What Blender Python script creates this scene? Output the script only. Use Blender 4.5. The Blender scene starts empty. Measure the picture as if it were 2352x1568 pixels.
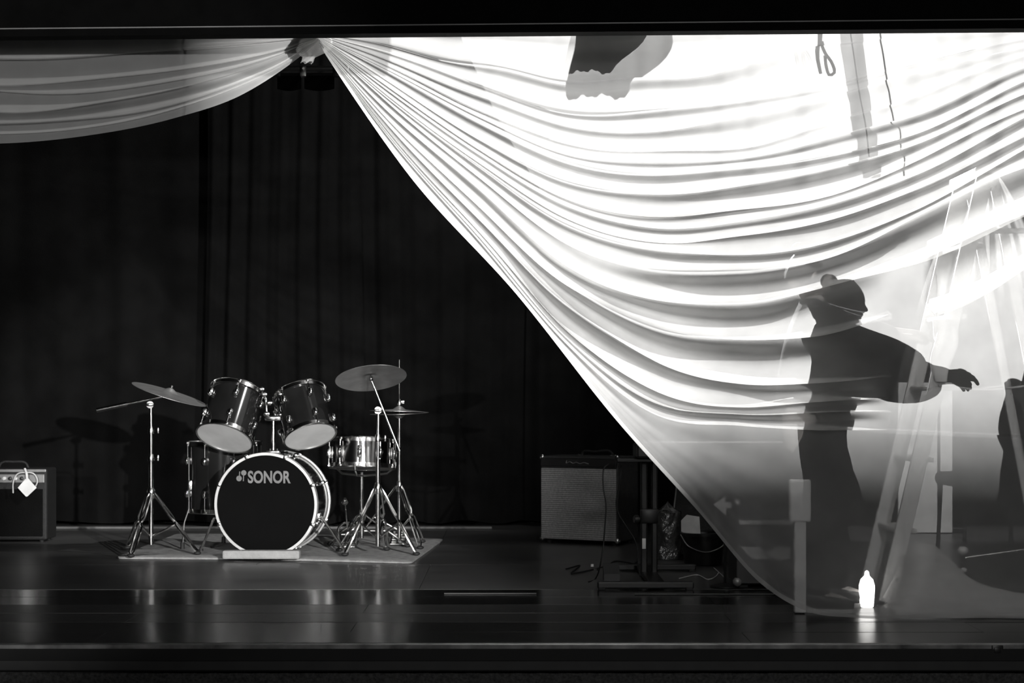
import bpy, bmesh, math, random
from mathutils import Vector, Matrix, Euler

random.seed(7)
SC = bpy.context.scene
COL = SC.collection
PI = math.pi

# ------------------------------------------------------------------ camera, world, lights, exposure
F_PX, CAM_H, HORIZON = 4340.0, 0.89, 900.0
cam_d = bpy.data.cameras.new('camera')
cam_d.sensor_width = 36.0
cam_d.lens = F_PX / 2352.0 * 36.0
cam_d.shift_y = (HORIZON - 784.0) / 2352.0
cam_d.clip_end = 200
cam = bpy.data.objects.new('camera', cam_d)
cam.location = (0, 0, CAM_H)
cam.rotation_euler = (PI / 2, 0, 0)
COL.objects.link(cam)
SC.camera = cam
cam_d.dof.use_dof = True
cam_d.dof.focus_distance = 8.3
cam_d.dof.aperture_fstop = 6.0

world = bpy.data.worlds.new('dark_hall')
SC.world = world
world.use_nodes = True
world.node_tree.nodes['Background'].inputs[0].default_value = (1, 0.98, 0.95, 1)
world.node_tree.nodes['Background'].inputs[1].default_value = 0.004

SC.view_settings.view_transform = 'Standard'
SC.view_settings.look = 'None'
SC.view_settings.exposure = 0.0
SC.view_settings.gamma = 1.0
SC.view_settings.use_curve_mapping = False
SC.cycles.transparent_max_bounces = 16
SC.cycles.max_bounces = 4
SC.cycles.diffuse_bounces = 2
SC.cycles.glossy_bounces = 3
SC.cycles.transmission_bounces = 3
SC.cycles.caustics_reflective = False
SC.cycles.caustics_refractive = False
SC.cycles.use_adaptive_sampling = True
SC.cycles.adaptive_threshold = 0.1
SC.cycles.adaptive_min_samples = 20
SC.cycles.use_denoising = True


def spot(name, loc, target, energy, angle, blend, size, color=(1, 0.995, 0.985)):
    d = bpy.data.lights.new(name, 'SPOT')
    d.energy = energy
    d.spot_size = math.radians(angle)
    d.spot_blend = blend
    d.shadow_soft_size = size
    d.color = color
    o = bpy.data.objects.new(name, d)
    o.location = loc
    v = Vector(target) - Vector(loc)
    o.rotation_euler = v.to_track_quat('-Z', 'Y').to_euler()
    COL.objects.link(o)
    return o


spot('backstage_lamp', (0.3, 12.2, 3.5), (1.2, 7.45, 2.9), 5200, 80, 0.5, 0.014)
spot('hall_spot_on_drums', (3.2, -2.5, 2.2), (-1.25, 10.3, 0.65), 8000, 12, 0.5, 0.06)
spot('hall_spot_on_stage', (-2.6, -2.5, 1.75), (-2.3, 9.0, 1.6), 2100, 25, 0.6, 0.06)
spot('hall_wash', (1.0, -3.0, 3.0), (1.3, 8.5, 0.3), 540, 40, 0.8, 0.15)
spot('added_curtain_fill', (1.2, 8.6, 3.6), (-2.4, 12.6, 2.1), 720, 75, 0.8, 0.05)  # added fill with no known source, brings out the back curtain folds
spot('added_flat_fill', (2.9, 8.7, 3.5), (2.6, 12.0, 0.5), 300, 30, 0.6, 0.05)  # added fill that brightens the white flat, no such source known

# ------------------------------------------------------------------ materials


def mat(name, col, rough=0.5, metal=0.0, var=0.15, scale=12.0, bump=0.0, bscale=60.0, spec=0.5, stretch=(1, 1, 1), coat=0.0):
    m = bpy.data.materials.new(name)
    m.use_nodes = True
    nt = m.node_tree
    b = nt.nodes['Principled BSDF']
    if isinstance(col, (int, float)):
        col = (col, col * 0.995, col * 0.985)
    tc = nt.nodes.new('ShaderNodeTexCoord')
    mp = nt.nodes.new('ShaderNodeMapping')
    mp.inputs['Scale'].default_value = stretch
    nt.links.new(tc.outputs['Object'], mp.inputs['Vector'])
    nz = nt.nodes.new('ShaderNodeTexNoise')
    nz.inputs['Scale'].default_value = scale
    nz.inputs['Detail'].default_value = 4
    nt.links.new(mp.outputs[0], nz.inputs['Vector'])
    rp = nt.nodes.new('ShaderNodeValToRGB')
    rp.color_ramp.elements[0].position = 0.3
    rp.color_ramp.elements[1].position = 0.7
    rp.color_ramp.elements[0].color = tuple(c * (1 - var) for c in col) + (1,)
    rp.color_ramp.elements[1].color = tuple(min(1, c * (1 + var)) for c in col) + (1,)
    nt.links.new(nz.outputs['Fac'], rp.inputs[0])
    nt.links.new(rp.outputs[0], b.inputs['Base Color'])
    b.inputs['Roughness'].default_value = rough
    b.inputs['Metallic'].default_value = metal
    b.inputs['Specular IOR Level'].default_value = spec
    b.inputs['Coat Weight'].default_value = coat
    if bump > 0:
        n2 = nt.nodes.new('ShaderNodeTexNoise')
        n2.inputs['Scale'].default_value = bscale
        n2.inputs['Detail'].default_value = 3
        nt.links.new(mp.outputs[0], n2.inputs['Vector'])
        bp = nt.nodes.new('ShaderNodeBump')
        bp.inputs['Strength'].default_value = bump
        bp.inputs['Distance'].default_value = 0.01
        nt.links.new(n2.outputs['Fac'], bp.inputs['Height'])
        nt.links.new(bp.outputs[0], b.inputs['Normal'])
    return m


def sheer(name, col, cover, transl):
    """Woven voile: part of each ray slips between the threads, the rest scatters on them."""
    m = bpy.data.materials.new(name)
    m.use_nodes = True
    nt = m.node_tree
    nt.nodes.remove(nt.nodes['Principled BSDF'])
    out = nt.nodes['Material Output']
    tr = nt.nodes.new('ShaderNodeBsdfTransparent')
    df = nt.nodes.new('ShaderNodeBsdfDiffuse')
    tl = nt.nodes.new('ShaderNodeBsdfTranslucent')
    df.inputs[0].default_value = (col, col * 0.995, col * 0.985, 1)
    tl.inputs[0].default_value = (col, col * 0.995, col * 0.985, 1)
    mx = nt.nodes.new('ShaderNodeMixShader')
    mx.inputs[0].default_value = transl
    nt.links.new(df.outputs[0], mx.inputs[1])
    nt.links.new(tl.outputs[0], mx.inputs[2])
    tc = nt.nodes.new('ShaderNodeTexCoord')
    nz = nt.nodes.new('ShaderNodeTexNoise')
    nz.inputs['Scale'].default_value = 9
    nt.links.new(tc.outputs['Object'], nz.inputs['Vector'])
    mr = nt.nodes.new('ShaderNodeMapRange')
    mr.inputs['To Min'].default_value = cover * 0.85
    mr.inputs['To Max'].default_value = cover * 1.15
    nt.links.new(nz.outputs['Fac'], mr.inputs['Value'])
    m2 = nt.nodes.new('ShaderNodeMixShader')
    nt.links.new(mr.outputs[0], m2.inputs[0])
    nt.links.new(tr.outputs[0], m2.inputs[1])
    nt.links.new(mx.outputs[0], m2.inputs[2])
    nt.links.new(m2.outputs[0], out.inputs['Surface'])
    return m


def grille_mat(name, col):
    m = mat(name, col, 0.55, 0.0, 0.2, 90, 0.2, 200)
    nt = m.node_tree
    tc = nt.nodes.new('ShaderNodeTexCoord')
    wv = nt.nodes.new('ShaderNodeTexWave')
    wv.bands_direction = 'Z'
    wv.inputs['Scale'].default_value = 26
    wv.inputs['Distortion'].default_value = 0.4
    nt.links.new(tc.outputs['Object'], wv.inputs['Vector'])
    mx = nt.nodes.new('ShaderNodeMixRGB')
    mx.blend_type = 'MULTIPLY'
    mx.inputs[0].default_value = 0.55
    b = nt.nodes['Principled BSDF']
    old = b.inputs['Base Color'].links[0].from_socket
    nt.links.new(old, mx.inputs[1])
    nt.links.new(wv.outputs['Color'], mx.inputs[2])
    nt.links.new(mx.outputs[0], b.inputs['Base Color'])
    return m


M = dict(
    chrome=mat('chrome', 0.9, 0.15, 1.0, 0.05),
    snare_steel=mat('dark_chrome', 0.35, 0.13, 1.0, 0.05),
    steel=mat('brushed_steel', 0.5, 0.3, 1.0, 0.1),
    shell=mat('black_lacquer', 0.012, 0.12, 0.0, 0.3, 6, coat=0.6),
    hoopm=mat('bright_hoop', 0.55, 0.38, 0.5, 0.1),
    headw=mat('drum_skin', 0.62, 0.55, 0.0, 0.12, 8),
    headb=mat('black_drum_skin', 0.002, 0.4, 0.0, 0.2, 8, spec=0.04),
    ink=mat('print_silver', 0.17, 0.6),
    cymbal=mat('bronze', 0.5, 0.42, 0.8, 0.15, 14),
    rubber=mat('rubber', 0.012, 0.7),
    rug=mat('rug_pile', 0.33, 0.95, 0, 0.25, 25, 0.5, 180),
    foam=mat('foam_strip', 0.33, 0.95, 0, 0.12, 20, 0.3, 90),
    tolex=mat('black_vinyl', 0.012, 0.55, 0, 0.3, 40, 0.5, 260),
    grille=grille_mat('silver_grille_cloth', 0.55),
    panel=mat('amp_panel', 0.25, 0.35, 0.4),
    white=mat('white_paint', 0.72, 0.6),
    paper=mat('white_card', 0.75, 0.8),
    plastic=mat('black_plastic', 0.014, 0.42),
    blackmetal=mat('black_metal', 0.014, 0.38, 0.3),
    velour=mat('black_velour', 0.0040, 0.95, 0, 0.35, 5, 0.3, 120, spec=0.1),
    wall=mat('dark_wall', 0.02, 0.9),
    header=mat('black_header', 0.0025, 0.9, 0, 0.3, spec=0.1),
    strip=mat('header_strip', 0.10, 0.45, 0.5),
    plank=mat('varnished_board', 0.012, 0.17, 0, 0.3, 1.5, 0.0, stretch=(0.2, 0.25, 1)),
    plank_worn=mat('worn_varnished_board', 0.042, 0.27, 0, 0.3, 1.5, 0.0, stretch=(0.2, 0.25, 1)),
    plank_mid=mat('dull_varnished_board', 0.024, 0.22, 0, 0.3, 1.5, 0.0, stretch=(0.2, 0.25, 1)),
    stagefl=mat('worn_stage_board', 0.075, 0.33, 0, 0.5, 1.6, 0.03, 20, stretch=(0.7, 0.9, 1)),
    floor_trim=mat('floor_trim', 0.06, 0.6, 0.0),
    base=mat('floor_base', 0.01, 0.8),
    fascia=mat('fascia_black', 0.016, 0.6, 0, 0.3),
    skirt=mat('woven_skirt', 0.05, 0.95, 0, 0.5, 90, 0.6, 160),
    edge=mat('worn_edge', 0.16, 0.5, 0.2, 0.8, 9),
    sheerA=sheer('white_voile', 0.92, 0.33, 0.66),
    sheerT=sheer('heaped_voile', 0.92, 0.6, 0.3),
    sheerS=sheer('thin_webbing', 0.2, 0.4, 0.5),
    gauze=sheer('black_gauze', 0.04, 0.45, 0.3),
    sheerL=sheer('ivory_voile', 0.85, 0.34, 0.5),
    sheerB=sheer('white_muslin', 0.92, 0.06, 0.6),
    sheerC=sheer('soft_voile', 0.9, 0.22, 0.6),
    cloth=mat('white_cotton', 0.88, 0.9, 0, 0.1, 10, 0.3, 60),
    ladder=mat('pale_wood', 0.75, 0.6, 0, 0.15, 6, stretch=(6, 6, 0.7)),
    blackcloth=mat('black_cotton', 0.010, 0.95, 0, 0.3, 12, 0.3, 50, spec=0.1),
    skin=mat('skin', (0.33, 0.31, 0.295), 0.5),
    hair=mat('dark_hair', 0.012, 0.5, 0, 0.4, 40),
    shoe=mat('shoe_leather', 0.03, 0.5),
    sole=mat('shoe_sole', 0.5, 0.7),
    bag=mat('crumpled_plastic', 0.05, 0.22, 0, 0.3, 12, 1.0, 25),
    bottle=mat('milky_glow_plastic', 0.85, 0.35),
    cable=mat('cable_rubber', 0.012, 0.5),
    rope=mat('white_rope', 0.6, 0.8),
)
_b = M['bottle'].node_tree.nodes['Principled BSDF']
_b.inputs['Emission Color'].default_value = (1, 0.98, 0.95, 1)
_b.inputs['Emission Strength'].default_value = 3.0  # added glow paints strong light on the bottle

# ------------------------------------------------------------------ helpers


def P(px, py, Y):
    """Stage position of something seen at (px, py) standing Y metres from the lens."""
    return Vector(((px - 1176.0) / F_PX * Y, Y, CAM_H - (py - HORIZON) / F_PX * Y))


def floorY(py):
    return F_PX * CAM_H / (py - HORIZON)


def frame(o, axis, xhint=None):
    z = Vector(axis).normalized()
    x = Vector(xhint) if xhint is not None else (Vector((1, 0, 0)) if abs(z.x) < 0.9 else Vector((0, 1, 0)))
    x = (x - z * x.dot(z)).normalized()
    y = z.cross(x)
    m = Matrix((x, y, z)).transposed().to_4x4()
    m.translation = Vector(o)
    return m


class MB:
    def __init__(s):
        s.v, s.f, s.flat = [], [], False

    def add(s, vs, fs, T=None):
        n = len(s.v)
        s.v += [tuple(T @ Vector(v)) if T is not None else tuple(v) for v in vs]
        s.f += [tuple(i + n for i in f) for f in fs]
        return s

    def box(s, c, size, T=None, bev=0.0, rz=0.0):
        hx, hy, hz = (k / 2 for k in size)
        if max(size) > 0.12:
            s.flat = True
        b = min(bev, hx * .9, hy * .9, hz * .9)
        R = Matrix.Translation(Vector(c)) @ Matrix.Rotation(rz, 4, 'Z')
        if T is not None:
            R = T @ R
        if b <= 0:
            vs = [(x, y, z) for x in (-hx, hx) for y in (-hy, hy) for z in (-hz, hz)]
            fs = [(0, 1, 3, 2), (4, 6, 7, 5), (0, 4, 5, 1), (2, 3, 7, 6), (0, 2, 6, 4), (1, 5, 7, 3)]
            return s.add(vs, fs, R)
        bm = bmesh.new()
        bmesh.ops.create_cube(bm, size=1.0)
        for v in bm.verts:
            v.co = Vector((v.co.x * 2 * hx, v.co.y * 2 * hy, v.co.z * 2 * hz))
        bmesh.ops.bevel(bm, geom=bm.edges[:], offset=b, segments=2, profile=0.5, affect='EDGES')
        bm.verts.index_update()
        s.add([v.co.copy() for v in bm.verts], [tuple(v.index for v in f.verts) for f in bm.faces], R)
        bm.free()
        return s

    def tube(s, pts, r, n=8, T=None, cap=True):
        pts = [Vector(p) for p in pts]
        rs = r if isinstance(r, (list, tuple)) else [r] * len(pts)
        t0 = (pts[1] - pts[0]).normalized()
        u = Vector((0, 0, 1)) if abs(t0.z) < 0.9 else Vector((1, 0, 0))
        u = (u - t0 * u.dot(t0)).normalized()
        vs, fs = [], []
        for i, p in enumerate(pts):
            a = pts[max(0, i - 1)]
            b = pts[min(len(pts) - 1, i + 1)]
            t = (b - a).normalized()
            u = (u - t * u.dot(t)).normalized()
            w = t.cross(u)
            for k in range(n):
                an = 2 * PI * k / n
                vs.append(p + (u * math.cos(an) + w * math.sin(an)) * rs[i])
        for i in range(len(pts) - 1):
            for k in range(n):
                k2 = (k + 1) % n
                fs.append((i * n + k, i * n + k2, (i + 1) * n + k2, (i + 1) * n + k))
        if cap:
            fs.append(tuple(range(n))[::-1])
            fs.append(tuple((len(pts) - 1) * n + k for k in range(n)))
        return s.add(vs, fs, T)

    def lathe(s, prof, n=32, T=None, closed=False):
        vs, fs = [], []
        for r, z in prof:
            for k in range(n):
                a = 2 * PI * k / n
                vs.append((r * math.cos(a), r * math.sin(a), z))
        m = len(prof)
        for i in range(m if closed else m - 1):
            j = (i + 1) % m
            for k in range(n):
                k2 = (k + 1) % n
                fs.append((i * n + k, i * n + k2, j * n + k2, j * n + k))
        if not closed:
            if prof[0][0] > 1e-6:
                fs.append(tuple(range(n))[::-1])
            if prof[-1][0] > 1e-6:
                fs.append(tuple((m - 1) * n + k for k in range(n)))
        return s.add(vs, fs, T)

    def sphere(s, c, r, n=12, T=None, sc=(1, 1, 1)):
        vs, fs = [], []
        m = n // 2
        for i in range(m + 1):
            th = PI * i / m
            for k in range(n):
                a = 2 * PI * k / n
                vs.append((c[0] + r * sc[0] * math.sin(th) * math.cos(a), c[1] + r * sc[1] * math.sin(th) * math.sin(a), c[2] + r * sc[2] * math.cos(th)))
        for i in range(m):
            for k in range(n):
                k2 = (k + 1) % n
                fs.append((i * n + k, (i + 1) * n + k, (i + 1) * n + k2, i * n + k2))
        return s.add(vs, fs, T)

    def prism(s, poly, d, T=None):
        """poly in local xy extruded by d along local z"""
        n = len(poly)
        vs = [(x, y, 0) for x, y in poly] + [(x, y, d) for x, y in poly]
        fs = [tuple(range(n))[::-1], tuple(range(n, 2 * n))] + [(i, (i + 1) % n, n + (i + 1) % n, n + i) for i in range(n)]
        return s.add(vs, fs, T)

    def grid(s, rows):
        n = len(rows[0])
        vs = [p for r in rows for p in r]
        fs = []
        for i in range(len(rows) - 1):
            for k in range(n - 1):
                fs.append((i * n + k, i * n + k + 1, (i + 1) * n + k + 1, (i + 1) * n + k))
        return s.add(vs, fs)

    def build(s, name, m, parent=None, smooth=True, label=None, angle=40):
        me = bpy.data.meshes.new(name)
        off = parent_off(parent)
        me.from_pydata([tuple(Vector(v) - off) for v in s.v], [], s.f)
        bm = bmesh.new()
        bm.from_mesh(me)
        bmesh.ops.remove_doubles(bm, verts=bm.verts[:], dist=1e-6)
        bmesh.ops.recalc_face_normals(bm, faces=bm.faces[:])
        bm.to_mesh(me)
        bm.free()
        me.materials.append(M[m] if isinstance(m, str) else m)
        if smooth and not s.flat:
            me.polygons.foreach_set('use_smooth', [True] * len(me.polygons))
            me.set_sharp_from_angle(angle=math.radians(angle))
        o = bpy.data.objects.new(name, me)
        COL.objects.link(o)
        if parent is not None:
            o.parent = parent
        if label:
            o['label'] = label
        return o


def parent_off(p):
    v = Vector((0, 0, 0))
    while p is not None:
        v += Vector(p.location)
        p = p.parent
    return v


def thing(name, loc, label, cat, group=None):
    o = bpy.data.objects.new(name, None)
    o.empty_display_size = 0.1
    o.location = loc
    COL.objects.link(o)
    return tag(o, label, cat, group)


def tag(o, label, cat, group=None, kind=None):
    o['label'] = label
    o['category'] = cat
    if group:
        o['group'] = group
    if kind:
        o['kind'] = kind
    return o


def struct(o, label=None):
    o['kind'] = 'structure'
    if label:
        o['label'] = label
    return o


def interp(xs, ys, x):
    """monotone-ish cubic through points"""
    n = len(xs)
    if x <= xs[0]:
        return ys[0]
    if x >= xs[-1]:
        return ys[-1]
    i = 0
    while xs[i + 1] < x:
        i += 1

    def slope(k):
        if k == 0:
            return (ys[1] - ys[0]) / (xs[1] - xs[0])
        if k == n - 1:
            return (ys[-1] - ys[-2]) / (xs[-1] - xs[-2])
        a = (ys[k] - ys[k - 1]) / (xs[k] - xs[k - 1])
        b = (ys[k + 1] - ys[k]) / (xs[k + 1] - xs[k])
        h0, h1 = xs[k] - xs[k - 1], xs[k + 1] - xs[k]
        return (a * h1 + b * h0) / (h0 + h1)
    h = xs[i + 1] - xs[i]
    t = (x - xs[i]) / h
    m0, m1 = slope(i) * h, slope(i + 1) * h
    return (2 * t**3 - 3 * t**2 + 1) * ys[i] + (t**3 - 2 * t**2 + t) * m0 + (-2 * t**3 + 3 * t**2) * ys[i + 1] + (t**3 - t**2) * m1


def spline(pts, n):
    pts = [Vector(p) for p in pts]
    ts = [0.0]
    for a, b in zip(pts, pts[1:]):
        ts.append(ts[-1] + (b - a).length)
    out = []
    for k in range(n + 1):
        t = ts[-1] * k / n
        out.append(Vector([interp(ts, [p[c] for p in pts], t) for c in range(3)]))
    return out


def wob(seed):
    r = random.Random(seed)
    k = [(r.uniform(0.5, 1), r.uniform(0, 6.28), r.uniform(0.7, 1.4) * f) for f in (1.0, 2.3, 4.1)]

    def f(x):
        return sum(a / (i + 1) * math.sin(w * x + p) for i, (a, p, w) in enumerate(k)) / 1.5
    return f


# ------------------------------------------------------------------ the setting
# stage floor: varnished apron boards in front, big worn stage boards behind
floor = MB().box((0.0, 9.8, -0.035), (10.0, 6.3, 0.04)).build('floor', 'base', None, False)
struct(floor, 'dark stage floor of varnished apron boards and worn stage panels')
EDGE_Y = 6.66
yb = EDGE_Y + 0.05
row = 0
while yb < 8.35:
    w = 0.30
    xx = -5.0 + (0.9 if row % 2 else 0.0) - 1.2
    while xx < 5.0:
        L = 2.35
        a, b = max(-5.0, xx), min(5.0, xx + L)
        if b - a > 0.1:
            dz = random.uniform(-0.0008, 0.0008)
            MB().box(((a + b) / 2, yb + w / 2, -0.0075 + dz), (b - a - 0.002, w - 0.002, 0.015), bev=0.0006).build('plank', ('plank_mid', 'plank_mid', 'plank_worn', 'plank_worn', 'plank', 'plank', 'plank')[row], floor)
        xx += L
    yb += w
    row += 1
APRON_END = yb
MB().box((0, EDGE_Y + 0.024, -0.009), (10.0, 0.046, 0.018), bev=0.004).build('nosing', 'edge', floor, label='worn light edge strip of the stage')
yy = APRON_END + 0.012
k = 0
while yy < 12.85:
    d = min(1.22, 12.9 - yy)
    xx = -5.0 - (1.2 if k % 2 else 0.3)
    while xx < 5.0:
        a, b = max(-5.0, xx), min(5.0, xx + 2.44)
        if b - a > 0.1:
            MB().box(((a + b) / 2, yy + d / 2, -0.0075), (b - a - 0.003, d - 0.003, 0.015), bev=0.0006).build('floor_panel', 'stagefl', floor)
        xx += 2.44
    yy += d
    k += 1
# stage front
fas = MB().box((0, EDGE_Y + 0.03, -0.0575), (10.0, 0.06, 0.075), bev=0.006).build('wall_front', 'fascia', None)
struct(fas, 'black lip board along the stage front')
sk = MB()
rows = []
for iz in range(2):
    rows.append([Vector((-5 + 10 * i / 400, EDGE_Y + 0.045 + 0.004 * math.sin(i * 1.9), -0.1 - 0.8 * iz)) for i in range(401)])
sk.grid(rows)
sk.build('wall_skirt', 'skirt', fas, label='coarse woven cloth below the stage lip')
so = MB().box(P(2291, 1493, EDGE_Y - 0.003), (0.04, 0.012, 0.038), bev=0.004)
so.box(P(2291, 1493, EDGE_Y - 0.009), (0.022, 0.006, 0.02), bev=0.002)
tag(so.build('wall_socket', 'plastic'), 'small square black socket set in the stage lip', 'socket')
hf = MB().box((0, 1.5, -0.92), (12, 10.2, 0.04)).build('floor_hall', 'base', None, False)
struct(hf)

struct(MB().box((0, 12.98, 1.9), (10.0, 0.1, 4.0)).build('wall_back', 'wall', None, False))
struct(MB().box((-5.05, 9.8, 1.9), (0.1, 6.4, 4.0)).build('wall_left', 'wall', None, False))
struct(MB().box((5.05, 9.8, 1.9), (0.1, 6.4, 4.0)).build('wall_right', 'wall', None, False))
struct(MB().box((0, 10.0, 3.95), (10.2, 6.0, 0.1)).build('ceiling', 'wall', None, False))

# header across the top, lower edge slightly out of level, with a thin metal strip on its face
HY = 6.95
hd = MB()
zl = P(0, 84, HY).z
zr = P(2352, 65, HY).z
xl, xr = P(0, 0, HY).x, P(2352, 0, HY).x
sl = (zr - zl) / (xr - xl)
za, zb_ = zl + sl * (-5 - xl), zl + sl * (5 - xl)
hd.add([(-5, HY, za), (5, HY, zb_), (5, HY + 0.08, zb_), (-5, HY + 0.08, za), (-5, HY, 4.0), (5, HY, 4.0), (5, HY + 0.08, 4.0), (-5, HY + 0.08, 4.0)],
       [(0, 1, 2, 3), (4, 7, 6, 5), (0, 4, 5, 1), (2, 6, 7, 3), (1, 5, 6, 2), (0, 3, 7, 4)])
hdo = hd.build('trim_1', 'header', None, False)
struct(hdo, 'black header board across the top of the stage opening')
o20 = 0.036
hs = MB().tube([(-5, HY - 0.004, za + o20 - 0.012), (5, HY - 0.004, zb_ + o20)], 0.0035, 6)
hs.build('metal_strip', 'strip', hdo, label='thin metal strip along the header')

# ------------------------------------------------------------------ black back curtains


def back_curtain(x0, x1, Y, z0, z1, pleat, depth, seed, label):
    r = random.Random(seed)
    n = int((x1 - x0) / 0.012)
    w1, w2 = wob(seed), wob(seed + 50)
    rows = []
    for j in range(15):
        t = j / 14
        row = []
        for i in range(n + 1):
            x = x0 + (x1 - x0) * i / n
            ph = 2 * PI * x / pleat + 1.3 * w1(x * 2.2) + 0.25 * w2(t * 3 + x)
            d = depth * (0.55 + 0.45 * w2(x * 1.7)) * (math.sin(ph) + 0.35 * math.sin(2.3 * ph + 1))
            d *= 0.65 + 0.5 * t
            zz = z1 + (z0 - z1) * t
            if j == 14:
                zz += 0.012 * (1 + math.sin(ph * 0.5))
            row.append(Vector((x + 0.015 * math.sin(t * 5 + x * 3), Y + d, zz)))
        rows.append(row)
    m = MB().grid(rows)
    o = m.build('stage_curtain', 'velour', None, True, angle=180)
    tag(o, label, 'curtain', 'black curtains across the back of the stage')
    return o


back_curtain(-4.7, -1.99, 12.62, 0.012, 3.6, 0.42, 0.030, 1, 'wide flat black curtain behind the small amplifier and cymbal boom')
back_curtain(-2.03, -0.99, 12.52, 0.012, 3.6, 0.15, 0.032, 2, 'black pleated curtain hanging behind the bass drum')
back_curtain(-1.03, 0.15, 12.60, 0.012, 3.6, 0.19, 0.042, 3, 'black pleated curtain hanging behind the hi-hat')
back_curtain(0.10, 4.7, 12.54, 0.012, 3.6, 0.36, 0.04, 4, 'black curtain behind the silver-grille amplifier and the white drape')

# lantern of the backstage lamp out of view; its barn doors are added to cut the light
ln = thing('stage_lantern', (0.3, 12.2, 3.5), 'black stage lantern out of view, with barn doors added to cut its light', 'lamp')
lm_ = MB().lathe([(0.09, 0.0), (0.095, 0.0), (0.10, -0.22), (0.06, -0.26), (0.055, -0.26), (0.09, -0.21)], 24, frame((0.3, 12.235, 3.5), (0.19, -0.98, -0.06)), True)
lm_.build('housing', 'blackmetal', ln)
MB().box((0.3, 12.03, 3.5 - 0.172), (0.7, 0.24, 0.004)).build('added_barn_door', 'blackmetal', ln, False)
MB().box((0.3 - 0.088, 12.03, 3.52), (0.004, 0.24, 0.33)).build('added_barn_door', 'blackmetal', ln, False)
MB().tube([(0.3, 12.32, 3.58), (0.3, 12.32, 3.9)], 0.012, 8).build('yoke', 'blackmetal', ln)

# ------------------------------------------------------------------ curtain rail seen between the two drapes
RY = 8.9
rl = thing('curtain_rail', P(690, 170, RY), 'dark pipe rail with clamps between the two white drapes', 'rail')
MB().tube([P(560, 157, RY), P(800, 157, RY)], 0.012, 10).build('pipe', 'strip', rl)
MB().tube([P(560, 171, RY), P(800, 171, RY)], 0.007, 8).build('track', 'blackmetal', rl)
for cx in (638, 697, 772):
    c = MB().box(P(cx, 165, RY), (0.03, 0.04, 0.05), bev=0.006)
    c.tube([P(cx, 157, RY - 0.02), P(cx, 157, RY - 0.045)], 0.006, 8)
    c.build('clamp', 'steel' if cx == 697 else 'blackmetal', rl)
for a, b in ((637, 692), (699, 768)):
    rows = []
    for j in range(7):
        row = []
        for i in range(13):
            u = i / 12
            yy = 174 + (30 + 5 * math.sin(PI * u)) * j / 6
            p = P(a + (b - a) * u, yy, RY + 0.01 + 0.008 * math.sin(u * 9 + j))
            row.append(p)
        rows.append(row)
    MB().grid(rows).build('valance_flap', 'velour', rl)

for cx in (610, 785):
    p = P(cx, 157, RY)
    MB().tube([p, (p.x, p.y, 3.9)], 0.004, 6).build('drop_wire', 'blackmetal', rl)

# unseen black cloth added above the rail; it keeps the lamp off the top of the drapes
rows = []
for j in range(4):
    rows.append([Vector((-3.2 + (3.14 - 0.06 * j) * i / 120, RY + 0.06 + 0.012 * math.sin(i * 0.9), 3.5 - (3.5 - 2.572) * j / 3)) for i in range(121)])
bc = MB().grid(rows)
bc.tube([(-3.25, RY + 0.06, 3.5), (-0.08, RY + 0.06, 3.5)], 0.015, 8)
for x in (-3.0, -1.6, -0.2):
    bc.tube([(x, RY + 0.06, 3.5), (x, RY + 0.06, 3.9)], 0.004, 6)
tag(bc.build('added_shade_cloth', 'gauze'), 'unseen black gauze added above the curtain rail to shade the drape tops', 'curtain')

# ------------------------------------------------------------------ white drapes
DY = 7.45
bp0 = thing('drape_batten', (0, 7.5, 2.4), 'black batten hidden behind the header carrying the white drapes', 'pipe')
MB().tube([(-4.9, 7.5, 2.40), (4.9, 7.5, 2.40)], 0.02, 12).build('pipe', 'blackmetal', bp0)
for x in (-4, -2, 0, 2, 4):
    MB().tube([(x, 7.5, 2.40), (x, 7.5, 3.9)], 0.004, 6).build('drop_wire', 'blackmetal', bp0)
GX = [735, 900, 1100, 1300, 1500, 1700, 1900, 2100, 2352, 2700]
G = [
    [70, 60, 52, 46, 42, 40, 38, 36, 34, 30],
    [78, 105, 160, 203, 195, 140, 100, 75, 58, 45],
    [80, 122, 190, 250, 262, 250, 200, 140, 85, 55],
    [82, 138, 218, 293, 303, 275, 225, 165, 105, 62],
    [84, 155, 250, 332, 352, 341, 290, 228, 125, 72],
    [86, 172, 282, 372, 400, 388, 356, 305, 180, 90],
    [88, 190, 313, 412, 445, 430, 390, 330, 215, 105],
    [90, 208, 342, 452, 495, 482, 448, 375, 250, 125],
    [92, 226, 370, 495, 552, 545, 508, 440, 309, 160],
    [94, 244, 400, 545, 615, 625, 592, 520, 375, 220],
    [96, 262, 432, 598, 680, 698, 668, 622, 480, 330],
    [98, 280, 470, 655, 750, 786, 760, 700, 570, 430],
    [100, 296, 504, 708, 826, 864, 860, 840, 800, 760],
    [102, 311, 530, 752, 888, 930, 920, 915, 900, 880],
    [104, 325, 553, 788, 948, 972, 980, 990, 1000, 1000],
]
HX = [735, 800, 930, 1190, 1420, 1600, 1760, 1850, 1950, 2150, 2352, 2700]
HV = [106, 205, 390, 680, 970, 1170, 1350, 1400, 1412, 1415, 1416, 1416]


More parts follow.
